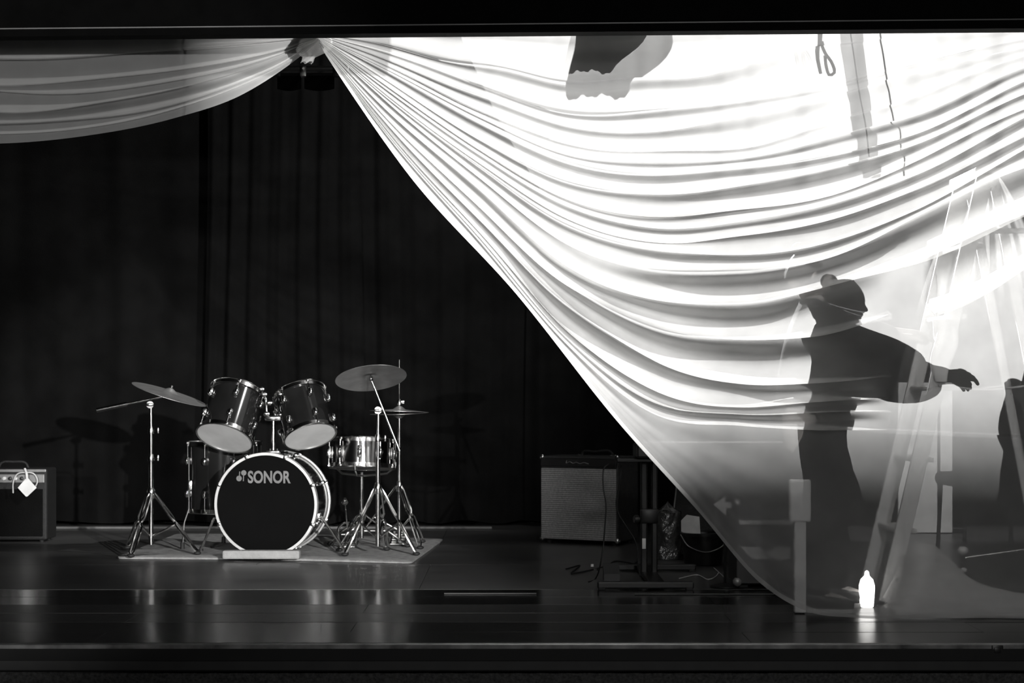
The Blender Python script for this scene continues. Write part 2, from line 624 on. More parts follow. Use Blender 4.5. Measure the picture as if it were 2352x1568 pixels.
def swag(name, guides, gx, hemx, hemy, x0, x1, nx, Y, m, low_rows, tri, seed, shrink=None):
    rng = random.Random(seed)
    wv = [wob(seed * 31 + i) for i in range(len(guides) + 2)]
    xs = []
    for i in range(nx + 1):
        u = i / nx
        xs.append(x0 + (x1 - x0) * (u ** 1.5))
    # extra small folds between the main ones
    fine = []
    for i in range(len(guides) - 1):
        fine.append((guides[i], 1.0))
        if i > 3 and rng.random() < 0.45:
            f = rng.uniform(0.38, 0.62)
            fine.append(([p + (q - p) * f for p, q in zip(guides[i], guides[i + 1])], rng.uniform(0.25, 0.7)))
    fine.append((guides[-1], 1.0))
    amp = [f[1] for f in fine]
    guides = [f[0] for f in fine]
    wv = [wob(seed * 31 + i) for i in range(len(guides) + 2)]
    ng = len(guides)
    cols = []
    for x in xs:
        g = [interp(gx, gg, x) for gg in guides]
        for i in range(1, ng - 1):
            g[i] += 0.16 * (g[i + 1] - g[i - 1]) * wv[i](x * 0.0035)
        hem = interp(hemx, hemy, x)
        for i in range(ng):
            g[i] = min(g[i], hem - (ng - i) * 0.9)
        col = []
        for i in range(ng - 1):
            a, b = g[i], g[i + 1]
            h = b - a
            ov = [max(0.0, tri * amp[k] * (0.6 + 0.7 * wv[k](x * 0.003 + k))) for k in (i, i + 1)]
            hn = (g[i + 2] - b) if i + 2 < ng else (hem - b) * 0.12
            o2p = 0 if i == 0 else ov[0] * min(h, a - g[i - 1]) * 0.5
            o = ov[1] * min(h, hn) * 0.5
            Dt = min(0.05, 0.004 + 0.0009 * h) * amp[i] * max(0.15, 0.75 + 0.6 * wv[i](x * 0.004 + 2))
            Db = min(0.05, 0.004 + 0.0009 * h) * amp[i + 1] * max(0.15, 0.75 + 0.6 * wv[i + 1](x * 0.004 + 2))
            if i < 5:
                fade = max(0.12, min(1.0, (2000 - x) / 700.0))
                Dt, Db, o, o2p = Dt * fade, Db * fade, o * fade, o2p * fade
            Dt, Db, q = Dt * 1.5, Db * 1.5, 0.56
            if b > 600 and amp[i] > 0.9:
                kk_ = min(1.7, 1 + (b - 600) / 160.0)
                Dt, Db, q = Dt * kk_, Db * kk_, 0.6
            if b > 700 and x > 1880:
                fade = max(0.0, 1 - (x - 1880) / 160.0)
                Dt, Db, o, o2p = Dt * fade, Db * fade, o * fade, o2p * fade
            for k in range(10):
                s_ = k / 10
                y = (a - o2p) + (b + o - a + o2p) * s_
                if s_ < q:
                    c_ = math.cos(PI * s_ / q)
                    d = Dt * c_ if c_ > 0 else Db * c_
                else:
                    e = (s_ - q) / (1 - q)
                    d = -Db * (1 - 0.25 * e * e)
                col.append((y, d))
            for k in range(4):
                s_ = k / 4
                col.append(((b + o) - 2 * o * s_, Db * (-0.75 + 1.75 * s_)))
        y_s = col[-1][0]
        for k in range(low_rows + 1):
            s_ = k / low_rows
            y = y_s + (hem - y_s) * s_
            hh = (hem - y_s) / 500.0
            d = 0.014 * math.cos(PI * min(1, s_ * 3)) * (1 - s_)
            d += hh * (0.010 * wv[0](s_ * 7 + x * 0.002) + 0.012 * s_ * math.sin(s_ * 30 - x * 0.016 + wv[1](x * 0.006)))
            if s_ > 0.9 and x > 1780:
                d += -(s_ - 0.9) * 0.6 + 0.012 * math.sin((s_ - 0.9) * 120 + x * 0.012)
            col.append((y, d))
        cols.append([(x, y, d) for y, d in col])
    rows = []
    for r in range(len(cols[0])):
        row = []
        for c in cols:
            x, y, d = c[r]
            p = P(x, y, Y)
            p.y += d
            if p.z < 0.004:
                p.z = 0.004
            row.append(p)
        rows.append(row)
    ob = MB().grid(rows).build(name, m, None, True, angle=180)
    band = []
    for f in (0.0, 0.5, 1.0):
        r = []
        for a_, b_ in zip(rows[-1], rows[-2]):
            v = (b_ - a_)
            v = v.normalized() if v.length > 1e-6 else Vector((0, 0, 1))
            r.append(a_ + v * 0.022 * f + Vector((0, -0.003 - 0.002 * math.sin(PI * f), 0)))
        band.append(r)
    hb = MB().grid(band)
    hb.grid([[p + Vector((0, -0.003, 0)) for p in r] for r in band])
    hb.build('hem', m, ob, True, angle=180)
    return ob


def train(parent):
    """cloth of the drape heaped on the floor along the hem"""
    m = MB()
    for L in range(3):
        rows = []
        for j in range(15):
            t = j / 14
            row = []
            for i in range(181):
                x = 1.52 + 1.25 * i / 180
                hump = 0.20 * math.exp(-((x - 1.64) / 0.20) ** 2) + 0.07 + 0.02 * math.sin(x * 7 + L)
                hump *= min(1.0, (x - 1.50) / 0.12) * (0.75 + 0.2 * L)
                ph = x * 17 - t * 4.5 + L * 1.7
                y = 7.42 + 0.018 * L + 0.30 * t + 0.022 * math.sin(ph)
                z = 0.005 + 0.003 * L + hump * (math.sin(PI * min(1, t * 1.05) * 0.62) ** 1.3) * (1 - 0.25 * t) + 0.012 * t * math.sin(ph * 1.3 + 1)
                row.append(Vector((x, y, max(0.004, z))))
            rows.append(row)
        m.grid(rows)
    return m.build('train', 'sheerT', parent, True, angle=180)


dr = swag('sheer_drape', G, GX, HX, HV, 735, 2700, 230, DY, 'sheerA', 44, 0.45, 3)
tag(dr, 'large bright white sheer drape swagged from the header down to the floor', 'drape')

train(dr)

# the white drape of the left half, a swag running off to its own far pin
LX = [-900, -600, -300, 0, 200, 400, 560, 650, 700, 735]
LG = [
    [60, 62, 64, 66, 68, 70, 72, 74, 76, 78],
    [64, 90, 108, 118, 112, 104, 96, 90, 86, 82],
    [66, 110, 138, 150, 142, 128, 112, 100, 90, 84],
    [68, 130, 165, 182, 174, 156, 130, 110, 95, 85],
    [70, 150, 196, 214, 208, 182, 148, 120, 100, 86],
    [72, 170, 224, 246, 236, 206, 164, 130, 105, 88],
    [74, 188, 250, 276, 264, 228, 178, 140, 110, 89],
    [76, 205, 275, 304, 290, 248, 192, 148, 114, 90],
]
LHX = [-900, -600, -300, -100, 0, 200, 400, 560, 650, 700, 735]
LHV = [80, 225, 305, 330, 330, 312, 272, 216, 160, 122, 92]


def mirror(xs, rows):
    return [-x for x in reversed(xs)], [list(reversed(r)) for r in rows]


def swag_left():
    wv = [wob(900 + i) for i in range(12)]
    nx = 150
    cols = []
    la = [0.6, 1.5, 0.35, 1.3, 0.5, 1.6, 0.4, 1.0, 1.0]
    for i in range(nx + 1):
        u = i / nx
        x = 735 - (735 + 900) * (u ** 1.25)
        g = [interp(LX, gg, x) for gg in LG]
        for j in range(1, len(g) - 1):
            g[j] += 0.3 * (g[j + 1] - g[j]) * (wv[j](x * 0.0025) + 0.8 * math.sin(j * 2.4))
        hem = interp(LHX, LHV, x)
        col = []
        for j in range(len(g) - 1):
            a, b = g[j], g[j + 1]
            h = b - a
            t0, t1 = 0.55 + 0.35 * wv[j](x * 0.004), 0.55 + 0.35 * wv[j + 1](x * 0.004)
            o0 = 0 if j == 0 else max(0, t0) * (a - g[j - 1]) * 0.4
            o1 = max(0, t1) * h * 0.4
            D = (0.006 + 0.0006 * h) * la[j] * (0.8 + 0.4 * wv[j](x * 0.003))
            for k in range(9):
                s_ = k / 9
                col.append((a - o0 + (h + o1 + o0) * s_, D * math.cos(PI * s_) - 0.3 * D * math.sin(PI * s_)))
            for k in range(5):
                s_ = k / 5
                col.append((b + o1 - 2 * o1 * s_, -D * math.cos(PI * s_)))
        ys = col[-1][0]
        for k in range(7):
            s_ = k / 6
            col.append((ys + (hem - ys) * s_, 0.006 * math.cos(PI * s_)))
        cols.append([(x, y, d) for y, d in col])
    rows = []
    for r in range(len(cols[0])):
        row = []
        for c in cols:
            p = P(c[r][0], c[r][1], DY)
            p.y += c[r][2]
            row.append(p)
        rows.append(row)
    return MB().grid(rows).build('sheer_drape', 'sheerL', None, True, angle=180)


tag(swag_left(), 'greyish white swag of drape above the small amplifier and drum kit', 'drape')

# bunched knot of cloth where both drapes are tied
kn = MB()
rows = []
for j in range(26):
    t = j / 25
    row = []
    for i in range(40):
        a = 2 * PI * i / 39
        rad = 0.02 + 0.036 * math.sin(PI * min(1, t * 1.25)) ** 0.8
        rad *= 1 + 0.22 * math.sin(3 * a + 4 * t) + 0.08 * math.sin(7 * a - 7 * t)
        c = P(728 - 22 * t, 78 + 66 * t, DY + 0.12)
        row.append(c + Vector((rad * math.cos(a) * 1.15, rad * math.sin(a), 0.003 * math.sin(5 * a))))
    rows.append(row)
kn.grid(rows)
tag(kn.build('cloth_knot', 'cloth', None, True, angle=180), 'bunched white cloth tied where the two drapes meet', 'cloth')

# second sheet hanging further upstage
BY = 9.45
rows = []
BXL = [(1000, 20), (1130, 300), (1290, 560), (1420, 780), (1520, 930), (1640, 1030)]
for j in range(41):
    t = j / 40
    row = []
    for i in range(161):
        u = i / 160
        yb_ = 1045 - 8 * math.sin(u * 17) + 14 * math.sin(u * 6)
        py = -150 + (yb_ + 150) * t
        xl_ = interp([p[1] for p in BXL], [p[0] for p in BXL], py) + 30
        px = xl_ + (2560 - xl_) * u
        p = P(px, py, BY)
        p.y += 0.03 * math.sin(px * 0.045 + 2 * math.sin(px * 0.011)) * (0.4 + 0.6 * t) + 0.015 * math.sin(px * 0.1 + t * 3)
        row.append(p)
    rows.append(row)
tag(MB().grid(rows).build('hanging_sheet', 'sheerB', None, True, angle=180), 'white muslin sheet hanging behind the swagged drape and the dark-clothed person', 'sheet')
tag(MB().tube([P(1000, -152, BY), P(2600, -152, BY)], 0.014, 8).build('batten_pipe', 'blackmetal'), 'black batten pipe carrying the white muslin sheet', 'pipe')

# voile gathered at the ladder top and fanning down
CY = 8.62
rows = []
for j in range(36):
    t = j / 35
    row = []
    for i in range(121):
        u = i / 120
        bx = 2050 + 420 * u
        by = 905 + 110 * (0.5 - 0.5 * math.cos(2 * PI * (u * 3.0 + 0.1))) + 20 * math.sin(9 * u)
        tt = t ** 0.8
        px = 2268 + (bx - 2268) * (tt ** 0.75) + 10 * math.sin(u * 40) * t * (1 - t)
        py = 385 + (by - 385) * t
        p = P(px, py, CY)
        p.y += (0.004 + 0.055 * t) * math.sin(u * 52 + 2.0 * math.sin(u * 9))
        row.append(p)
    rows.append(row)
tag(MB().grid(rows).build('gathered_voile', 'sheerC', None, True, angle=180), 'white voile gathered at the ladder top and fanning down in points', 'cloth')

# black garment hanging high up behind the drape
gy = 8.08
gr = thing('hanging_garment', P(1400, 60, gy), 'black garment hanging under the header behind the bright drape', 'garment')
outl = [(1318, 30), (1312, 80), (1302, 120), (1294, 155), (1312, 162), (1330, 158), (1350, 166), (1372, 160), (1392, 166), (1410, 158), (1424, 140), (1448, 122), (1470, 104), (1484, 84), (1494, 30)]
rows_f, m_ = [], MB()
cx_, cy_ = 1395, 100
front, back = [], []
for k in range(11):
    t = k / 10
    row = []
    for i in range(25):
        u = i / 24
        py = 30 + (162 - 30) * t
        xl_ = interp([30, 80, 120, 155, 170], [1318, 1312, 1302, 1296, 1296], py)
        xr_ = interp([30, 84, 104, 122, 140, 170], [1494, 1484, 1470, 1448, 1424, 1400], py)
        px = xl_ + (xr_ - xl_) * u
        py2 = py + ((3 * math.sin(u * 17) + 4 * math.sin(u * 7.3 + 1) + 2 * math.sin(u * 41)) if k == 10 else 0)
        th = 0.05 * math.sqrt(max(0, 1 - (2 * u - 1) ** 2)) + 0.008 * math.sin(u * 20)
        row.append((px, py2, th))
    rows_f.append(row)
m_.grid([[P(a, b, gy) + Vector((0, -c, 0)) for a, b, c in r] for r in rows_f])
m_.grid([[P(a, b, gy) + Vector((0, c * 0.8, 0)) for a, b, c in r] for r in rows_f])
m_.build('cloth_body', 'blackcloth', gr, True, angle=180)
hk = [P(1405, 34, gy), P(1405, 10, gy), P(1412, -4, gy), P(1400, -12, gy)]
MB().tube(spline(hk, 14), 0.004, 6).build('hanger_hook', 'steel', gr)

# strap and shears-like hook hanging from the header
st = thing('hanging_strap', P(1900, 60, 7.95), 'pale translucent strap with a metal clip hanging behind the bright drape', 'strap')
rows = []
for j in range(22):
    t = j / 21
    c = interp([0, .3, .6, 1], [1918, 1925, 1942, 1955], t)
    w = interp([0, 1], [26, 20], t)
    py = -40 + 400 * t
    rows.append([P(c - 30 + w * s_, py, 7.72) + Vector((0, 0.004 * math.cos(s_ * 3) + 0.01 * math.sin(t * 8), 0)) for s_ in (-1, -.5, 0, .5, 1)])
sm = MB().grid(rows)
sm.grid([[p + Vector((0, 0.004, 0)) for p in r] for r in rows])
sm.build('webbing', 'sheerS', st, True, angle=180)
cl = MB()
cl.tube(spline([P(1831, 0, 7.7), P(1831, 90, 7.7), P(1828, 120, 7.7), P(1834, 152, 7.7)], 10), [0.012, .012, .011, .01, .01, .009, .008, .008, .007, .007, .006], 8)
cl.tube(spline([P(1836, 85, 7.7), P(1846, 112, 7.7), P(1858, 130, 7.7), P(1862, 152, 7.7), P(1854, 156, 7.7), P(1846, 138, 7.7), P(1844, 115, 7.7)], 16), 0.006, 8)
cl.build('clip', 'steel', st)
MB().tube(spline([P(1948, 40, 7.73), P(1960, 120, 7.73), P(1975, 220, 7.73), P(1990, 300, 7.73), P(1996, 360, 7.73)], 16), 0.003, 6).build('cord', 'cable', st)

# ------------------------------------------------------------------ drum building


def drum(name, base, axis, r, L, label, nl, shellm='shell', xh=None, rows2=True, botm='headw', lug_len=0.045):
    T = frame(base, axis, xh)
    root = thing(name, base, label, 'drum')
    N = 48
    MB().lathe([(r, 0.012), (r, L - 0.012), (r - 0.008, L - 0.012), (r - 0.008, 0.012)], N, T, True).build('shell', shellm, root)
    for nm, z, sg in (('batter', L, 1), ('bottom', 0, -1)):
        MB().lathe([(r + 0.004, z - sg * 0.016), (r + 0.010, z - sg * 0.016), (r + 0.010, z + sg * 0.004), (r + 0.014, z + sg * 0.006), (r + 0.013, z + sg * 0.010), (r + 0.004, z + sg * 0.008)], N, T, True).build('hoop', 'chrome', root)
        MB().lathe([(0.0, z), (r * 0.6, z), (r + 0.004, z), (r + 0.004, z - sg * 0.008)], N, T).build('head', botm if sg < 0 else 'headw', root)
    lug_me = None
    for k in range(nl):
        a = 2 * PI * (k + 0.5) / nl
        for lo in ((True, False) if rows2 else (True,)):
            zc = L * 0.26 if lo else L * 0.74
            if not rows2:
                zc = L * 0.5
            m = MB()
            c = Vector((r + 0.008, 0, zc))
            A = T @ Matrix.Rotation(a, 4, 'Z')
            m.box(c, (0.022, 0.026, lug_len), A, bev=0.008)
            m.sphere((r + 0.018, 0, zc), 0.015, 12, A, (0.7, 0.9, 1.5))
            if rows2:
                m.tube([(r + 0.012, 0, zc), (r + 0.012, 0, 0.006 if lo else L - 0.006)], 0.003, 6, A)
                ze = 0.0 if lo else L
                m.box((r + 0.012, 0, ze), (0.014, 0.016, 0.014), A, bev=0.004)
            else:
                m.tube([(r + 0.012, 0, 0.0), (r + 0.012, 0, L)], 0.003, 6, A)
                for ze in (0.0, L):
                    m.box((r + 0.012, 0, ze), (0.014, 0.016, 0.014), A, bev=0.004)
            m.build('lug', 'chrome', root)
    return root, T


# bass drum ---------------------------------------------------------
BD = P(610, 1160, 10.16)
BD.z = 0.284
bax = Vector((0.083, 1.0, 0.0)).normalized()
br, bL = 0.27, 0.42
BT = frame(BD, bax, (1, 0, 0))
bd = thing('bass_drum', (BD.x, BD.y, 0.0), 'black bass drum lying on its side with a printed front head', 'drum')
MB().lathe([(br, 0.03), (br, bL - 0.03), (br - 0.01, bL - 0.03), (br - 0.01, 0.03)], 64, BT, True).build('shell', 'shell', bd)
for z, sg in ((0, 1), (bL, -1)):
    MB().lathe([(br - 0.004, z), (br + 0.010, z), (br + 0.012, z + sg * 0.004), (br + 0.012, z + sg * 0.034), (br + 0.004, z + sg * 0.036), (br - 0.004, z + sg * 0.03)], 72, BT, True).build('hoop', 'hoopm', bd)
MB().lathe([(0, 0.010), (br * 0.5, 0.009), (br - 0.002, 0.007), (br - 0.002, 0.02)], 64, BT).build('front_head', 'headb', bd)
MB().lathe([(0, bL - 0.010), (br - 0.002, bL - 0.008), (br - 0.002, bL - 0.02)], 64, BT).build('rear_head', 'headw', bd)
for k in range(8):
    a = 2 * PI * (k + 0.5) / 8
    A = BT @ Matrix.Rotation(a, 4, 'Z')
    for zc, z0 in ((0.12, 0.0), (bL - 0.12, bL)):
        m = MB()
        m.box((br + 0.008, 0, zc), (0.022, 0.022, 0.06), A, bev=0.007)
        m.tube([(br + 0.016, 0, zc), (br + 0.016, 0, z0 + (0.01 if z0 == 0 else -0.01))], 0.0035, 6, A)
        m.build('lug', 'chrome', bd)
        c = MB()
        e = -0.004 if z0 == 0 else 0.004
        c.box((br + 0.012, 0, z0 + (0.016 if z0 == 0 else -0.016)), (0.012, 0.022, 0.036), A, bev=0.004)
        c.box((br + 0.006, 0, z0 + e), (0.02, 0.016, 0.006), A, bev=0.002)
        c.build('claw', 'chrome', bd)
# spurs
for sx, foot in ((1, P(796, 1279, 10.2)), (-1, P(462, 1262, 10.45))):
    foot.z = 0.02
    a0 = BD + Vector((sx * 0.262, 0.10, -0.065))
    m = MB().box(a0, (0.05, 0.05, 0.035), bev=0.008)
    m.tube([a0 + Vector((-sx * 0.01, 0, 0)), a0 + Vector((sx * 0.03, 0, -0.01)), foot], [0.008, 0.008, 0.006], 8)
    o = m.build('spur', 'chrome', bd)
    MB().lathe([(0.0, -0.017), (0.011, -0.017), (0.012, 0.0), (0.008, 0.016), (0, 0.016)], 10, Matrix.Translation(foot)).build('rubber_foot', 'rubber', o)
# lettering
tcu = bpy.data.curves.new('lettering', 'FONT')
tcu.body = 'SONOR'
tcu.align_x = 'LEFT'
tcu.size = 1.0
tcu.offset = 0.032
tcu.extrude = 0.008
tcu.space_character = 1.02
tob = bpy.data.objects.new('tmp_text', tcu)
COL.objects.link(tob)
bpy.context.view_layer.update()
dg = bpy.context.evaluated_depsgraph_get()
tme = bpy.data.meshes.new_from_object(tob.evaluated_get(dg))
bpy.data.objects.remove(tob)
xs_ = [v.co.x for v in tme.vertices]
ys_ = [v.co.y for v in tme.vertices]
wx, wy = max(xs_) - min(xs_), max(ys_) - min(ys_)
LT = frame(BD, -bax, (1, 0, 0))       # local x right, y up as read from the hall, z to the hall
sP = 10.16 / F_PX
tw, th_ = 100 * sP, 29 * sP
for v in tme.vertices:
    x = (v.co.x - min(xs_)) / wx * tw
    y = (v.co.y - min(ys_)) / wy * th_
    v.co = LT @ Vector(((568 - 610) * sP + x, (1160 - 1111) * sP + y, -0.007 + v.co.z * 0.05)) - Vector(bd.location)
tme.materials.clear()
tme.materials.append(M['ink'])
to = bpy.data.objects.new('lettering', tme)
COL.objects.link(to)
to.parent = bd
to['label'] = 'grey printed name SONOR on the front head'
em = MB()
for ex, ey, er in ((547.5, 1100, 6.5), (558.5, 1087, 6.2)):
    em.lathe([(0, 0), (er * sP, 0), (er * sP, 0.001), (0, 0.001)], 20, LT @ Matrix.Translation(((ex - 610) * sP, (1160 - ey) * sP, -0.0065)))
for p0, p1 in (((547.5, 1100), (549, 1084)), ((558.5, 1087), (557.5, 1106))):
    a = LT @ Vector(((p0[0] - 610) * sP, (1160 - p0[1]) * sP, -0.0062))
    b = LT @ Vector(((p1[0] - 610) * sP, (1160 - p1[1]) * sP, -0.0062))
    em.tube([a, b], 1.3 * sP, 6)
em.build('emblem', 'ink', bd, label='grey printed emblem of two beaters')
# tom holder
tm = MB()
Yt = 10.33
p0 = P(628, 1040, Yt)
p0.z = BD.z + br - 0.004
tm.box(p0 + Vector((0, 0, 0.012)), (0.075, 0.075, 0.022), bev=0.006)
for dx in (-8, 8):
    tm.tube([P(628 + dx, 1030, Yt - 0.03), P(628 + dx, 1044, Yt - 0.03)], 0.007, 8)
tm.tube([p0, P(628, 962, Yt)], 0.0125, 12)
tm.build('tom_post', 'chrome', bd)
tb_ = MB().box(P(628, 960, Yt), (0.09, 0.05, 0.03), bev=0.008)
for sx in (-1, 1):
    tb_.tube(spline([P(628 + sx * 14, 965, Yt), P(628 + sx * 16, 935, Yt), P(628 + sx * 18, 915, Yt), P(628 + sx * 32, 903, Yt + 0.02)], 12), 0.008, 10)
tb_.build('tom_bracket', 'chrome', bd)
for cx, cy in ((606, 905), (618, 925), (644, 905), (650, 925), (612, 950), (645, 952), (600, 893), (656, 893)):
    m = MB().box(P(cx, cy, Yt - 0.02), (0.028, 0.03, 0.026), bev=0.007)
    m.tube([P(cx, cy, Yt - 0.02), P(cx, cy, Yt - 0.06)], 0.006, 8)
    m.box(P(cx, cy, Yt - 0.06), (0.034, 0.008, 0.014), bev=0.003)
    m.build('wing_nut', 'chrome', bd)

# toms ----------------------------------------------------------------
t1, T1 = drum('tom_drum', P(517, 1003, 10.27), (0.19, 0.50, 0.85), 0.148, 0.275, 'black tom drum tilted back on the bass drum beside the low cymbal', 6, xh=(1, 0.2, 0))
t2, T2 = drum('tom_drum', P(712, 1000, 10.27), (-0.27, 0.44, 0.85), 0.136, 0.26, 'black tom drum tilted towards the snare with a brightly lit lower head', 6, xh=(1, 0.5, 0))
ft, FT = drum('floor_tom', P(516, 1172, 10.72), (0, 0, 1), 0.2, 0.385, 'black floor tom standing behind the bass drum on three legs', 8)
for a in (100, 215, 335):
    a = math.radians(a)
    c = Vector((math.cos(a), math.sin(a), 0))
    b0 = Vector(ft.location)
    m = MB().tube([b0 + c * 0.222 + Vector((0, 0, 0.3)), b0 + c * 0.222 + Vector((0, 0, 0.02)), b0 + c * 0.25 + Vector((0, 0, -b0.z + 0.16)), Vector((b0.x + c.x * 0.26, b0.y + c.y * 0.26, 0.03))], 0.006, 8)
    m.box(b0 + c * 0.214 + Vector((0, 0, 0.15)), (0.03, 0.03, 0.06), bev=0.008)
    lg = m.build('leg', 'chrome', ft)
    MB().lathe([(0, 0.013), (0.013, 0.013), (0.011, 0.05), (0, 0.05)], 10, Matrix.Translation((b0.x + c.x * 0.26, b0.y + c.y * 0.26, 0))).build('rubber_foot', 'rubber', lg)

# snare and its stand ----------------------------------------------------
SN = P(831, 1072, 10.62)
sn, ST = drum('snare_drum', SN, (0.02, 0.10, 1.0), 0.178, 0.15, 'chrome snare drum with closely spaced lugs between crash and hi-hat stands', 10, 'snare_steel', rows2=False, lug_len=0.07)


def tripod(root, c, hub_z, feet, r=0.007, m='chrome', strap=True, low_z=0.09, sp=0.012):
    """double-braced legs from a hub down to rubber feet, brace arms to a lower collar"""
    hub = Vector((c[0], c[1], hub_z))
    low = Vector((c[0], c[1], low_z + 0.02))
    mb = MB().lathe([(0.0, -0.03), (0.018, -0.03), (0.022, -0.012), (0.022, 0.012), (0.016, 0.03), (0, 0.03)], 14, Matrix.Translation(hub))
    mb.build('collar', m, root)
    MB().lathe([(0.0, -0.015), (0.015, -0.015), (0.015, 0.015), (0, 0.015)], 12, Matrix.Translation(low)).build('collar', m, root)
    for f in feet:
        f = Vector((f[0], f[1], 0.024))
        d = (f - hub)
        side = Vector((-d.y, d.x, 0)).normalized() * sp
        out = Vector((d.x, d.y, 0)).normalized()
        a = hub + out * 0.018
        lm = MB()
        if strap:
            q = a.lerp(f, 0.48)
            lm.tube([a + side * 0.4, a.lerp(q, 0.15) + side, a.lerp(q, 0.85) + side, q, q.lerp(f, 0.12) - side, q.lerp(f, 0.9) - side, f], r * 0.8, 6)
            lm.tube([a - side * 0.4, a.lerp(q, 0.15) - side, a.lerp(q, 0.85) - side, q, q.lerp(f, 0.12) + side, q.lerp(f, 0.9) + side, f], r * 0.8, 6)
        else:
            lm.tube([a, f], r, 8)
        lm.tube([low + out * 0.012, a.lerp(f, 0.52)], r * 0.7, 6)
        lg = lm.build('leg', m, root)
        MB().sphere((f.x, f.y, 0.018 + 0.006), 0.018, 10, None, (1.15, 1.15, 0.62)).build('rubber_foot', 'rubber', lg)


RUG_Z = 0.012
ss = thing('snare_stand', (SN.x, SN.y, 0), 'chrome tripod stand carrying the snare drum', 'stand')
MB().tube([(SN.x, SN.y, 0.07), (SN.x, SN.y, SN.z - 0.03)], 0.011, 10).build('pole', 'chrome', ss)
for a in (0.4, 2.5, 4.6):
    d = Vector((math.cos(a), math.sin(a), 0))
    c0 = Vector((SN.x, SN.y, SN.z - 0.05))
    m = MB().tube([c0, c0 + d * 0.15 + Vector((0, 0, 0.01)), c0 + d * 0.20 + Vector((0, 0, 0.045)), c0 + d * 0.203 + Vector((0, 0, 0.075))], 0.006, 8)
    m.build('basket_arm', 'chrome', ss)
tripod(ss, (SN.x, SN.y), 0.20, [(SN.x + 0.26 * math.cos(a), SN.y + 0.26 * math.sin(a)) for a in (0.2, 2.4, 4.3)], strap=True)

# cymbals ----------------------------------------------------------------


def cymbal(name, c, normal, r, label, cup=0.2, h=0.10, m='cymbal', group=None):
    T = frame(c, normal)
    pr = []
    for k in range(15):
        t = k / 14
        rr = r * t
        z = h * r * (1 - t) ** 1.0 * 0.75
        if t < cup:
            z += 0.020 * math.cos(t / cup * PI / 2)
        pr.append((max(rr, 0.006), z))
    pr2 = [(a, b - 0.0016) for a, b in reversed(pr)]
    mb = MB().lathe(pr + pr2, 56, T, True)
    return tag(mb.build(name, m), label, 'cymbal', group)


def boom_stand(base, hub_z, joint, tip, tail, normal, feet, label, sleeves):
    root = thing('cymbal_stand', (base[0], base[1], 0), label, 'stand')
    j = Vector(joint)
    MB().tube([(base[0], base[1], 0.06), (base[0], base[1], hub_z + 0.16)], 0.0125, 12).build('base_tube', 'chrome', root)
    MB().tube([(base[0], base[1], hub_z + 0.1), j], 0.009, 12).build('upper_tube', 'chrome', root)
    for z in sleeves:
        m = MB().lathe([(0.0, -0.018), (0.018, -0.018), (0.019, 0.0), (0.015, 0.02), (0, 0.02)], 14, Matrix.Translation((base[0], base[1], z)))
        m.tube([(base[0], base[1], z), (base[0] + 0.035, base[1] - 0.012, z)], 0.005, 8)
        m.box((base[0] + 0.04, base[1] - 0.014, z), (0.010, 0.012, 0.034), bev=0.003)
        m.build('clamp', 'chrome', root)
    t = MB().tube([j + Vector((0, -0.03, 0)), j + Vector((0, 0.03, 0))], 0.02, 14)
    t.tube([j + Vector((0, -0.03, 0)), j + Vector((0, -0.055, 0))], 0.007, 8)
    t.box(j + Vector((0, -0.055, 0)), (0.036, 0.008, 0.014), bev=0.003)
    t.build('tilter', 'chrome', root)
    MB().tube([Vector(tail), Vector(tip)], 0.0065, 10).build('boom_arm', 'chrome', root)
    tl = Vector(tail)
    dv = (Vector(tip) - tl).normalized()
    nv = Vector(normal).normalized()
    tp = Vector(tip)
    e = MB().sphere(tp, 0.013, 10)
    e.tube([tp, tp + nv * 0.055], 0.004, 8)
    e.lathe([(0.0, 0), (0.013, 0), (0.013, 0.012), (0, 0.012)], 12, frame(tp + nv * 0.045, nv))
    e.lathe([(0.0, 0), (0.012, 0), (0.012, 0.008), (0, 0.008)], 12, frame(tp + nv * 0.004, nv))
    e.build('cymbal_mount', 'chrome', root)
    tripod(root, base, hub_z, feet, 0.0085)
    return root, tl, dv


def fl(px, py):
    p = P(px, py, floorY(py))
    return (p.x, p.y)


# crash beside the snare
YS = 10.18
bx = P(868, 0, YS).x
n1 = Vector((-0.12, 0.34, 0.93)).normalized()
c1 = P(852, 868, YS)
boom_stand((bx, YS), P(0, 1121, YS).z, P(869, 942, YS), c1 - n1 * 0.006, P(918, 1035, YS - 0.01), n1,
           [(bx - 0.17, YS - 0.09), (bx + 0.03, YS + 0.27), (bx + 0.21, YS - 0.05)],
           'chrome boom stand in front of the snare holding the raised crash cymbal', [P(0, 1006, YS).z])
cymbal('crash_cymbal', c1, n1, 0.193, 'bronze crash cymbal seen from underneath above the snare drum')
# low cymbal on the other side with a long boom
YL = 10.28
lx = P(347, 0, YL).x
n2 = Vector((0.31, -0.06, 0.95)).normalized()
c2 = P(389, 905, YL)
ls, tl, dv = boom_stand((lx, YL), P(0, 1132, YL).z, P(347, 929, YL), c2 - n2 * 0.006, P(222, 942, YL), n2,
                        [(lx - 0.055, YL - 0.27), (lx + 0.27, YL - 0.1), (lx - 0.18, YL + 0.26)],
                        'chrome boom stand with a long counterweight bar at the far end of the kit', [P(0, 988, YL).z, P(0, 1051, YL).z])
MB().tube([tl, tl + dv * 0.17], 0.0125, 12).build('counterweight', 'chrome', ls)
cymbal('crash_cymbal', c2, n2, 0.21, 'bronze cymbal tilted down towards the near tom, seen edge-on')
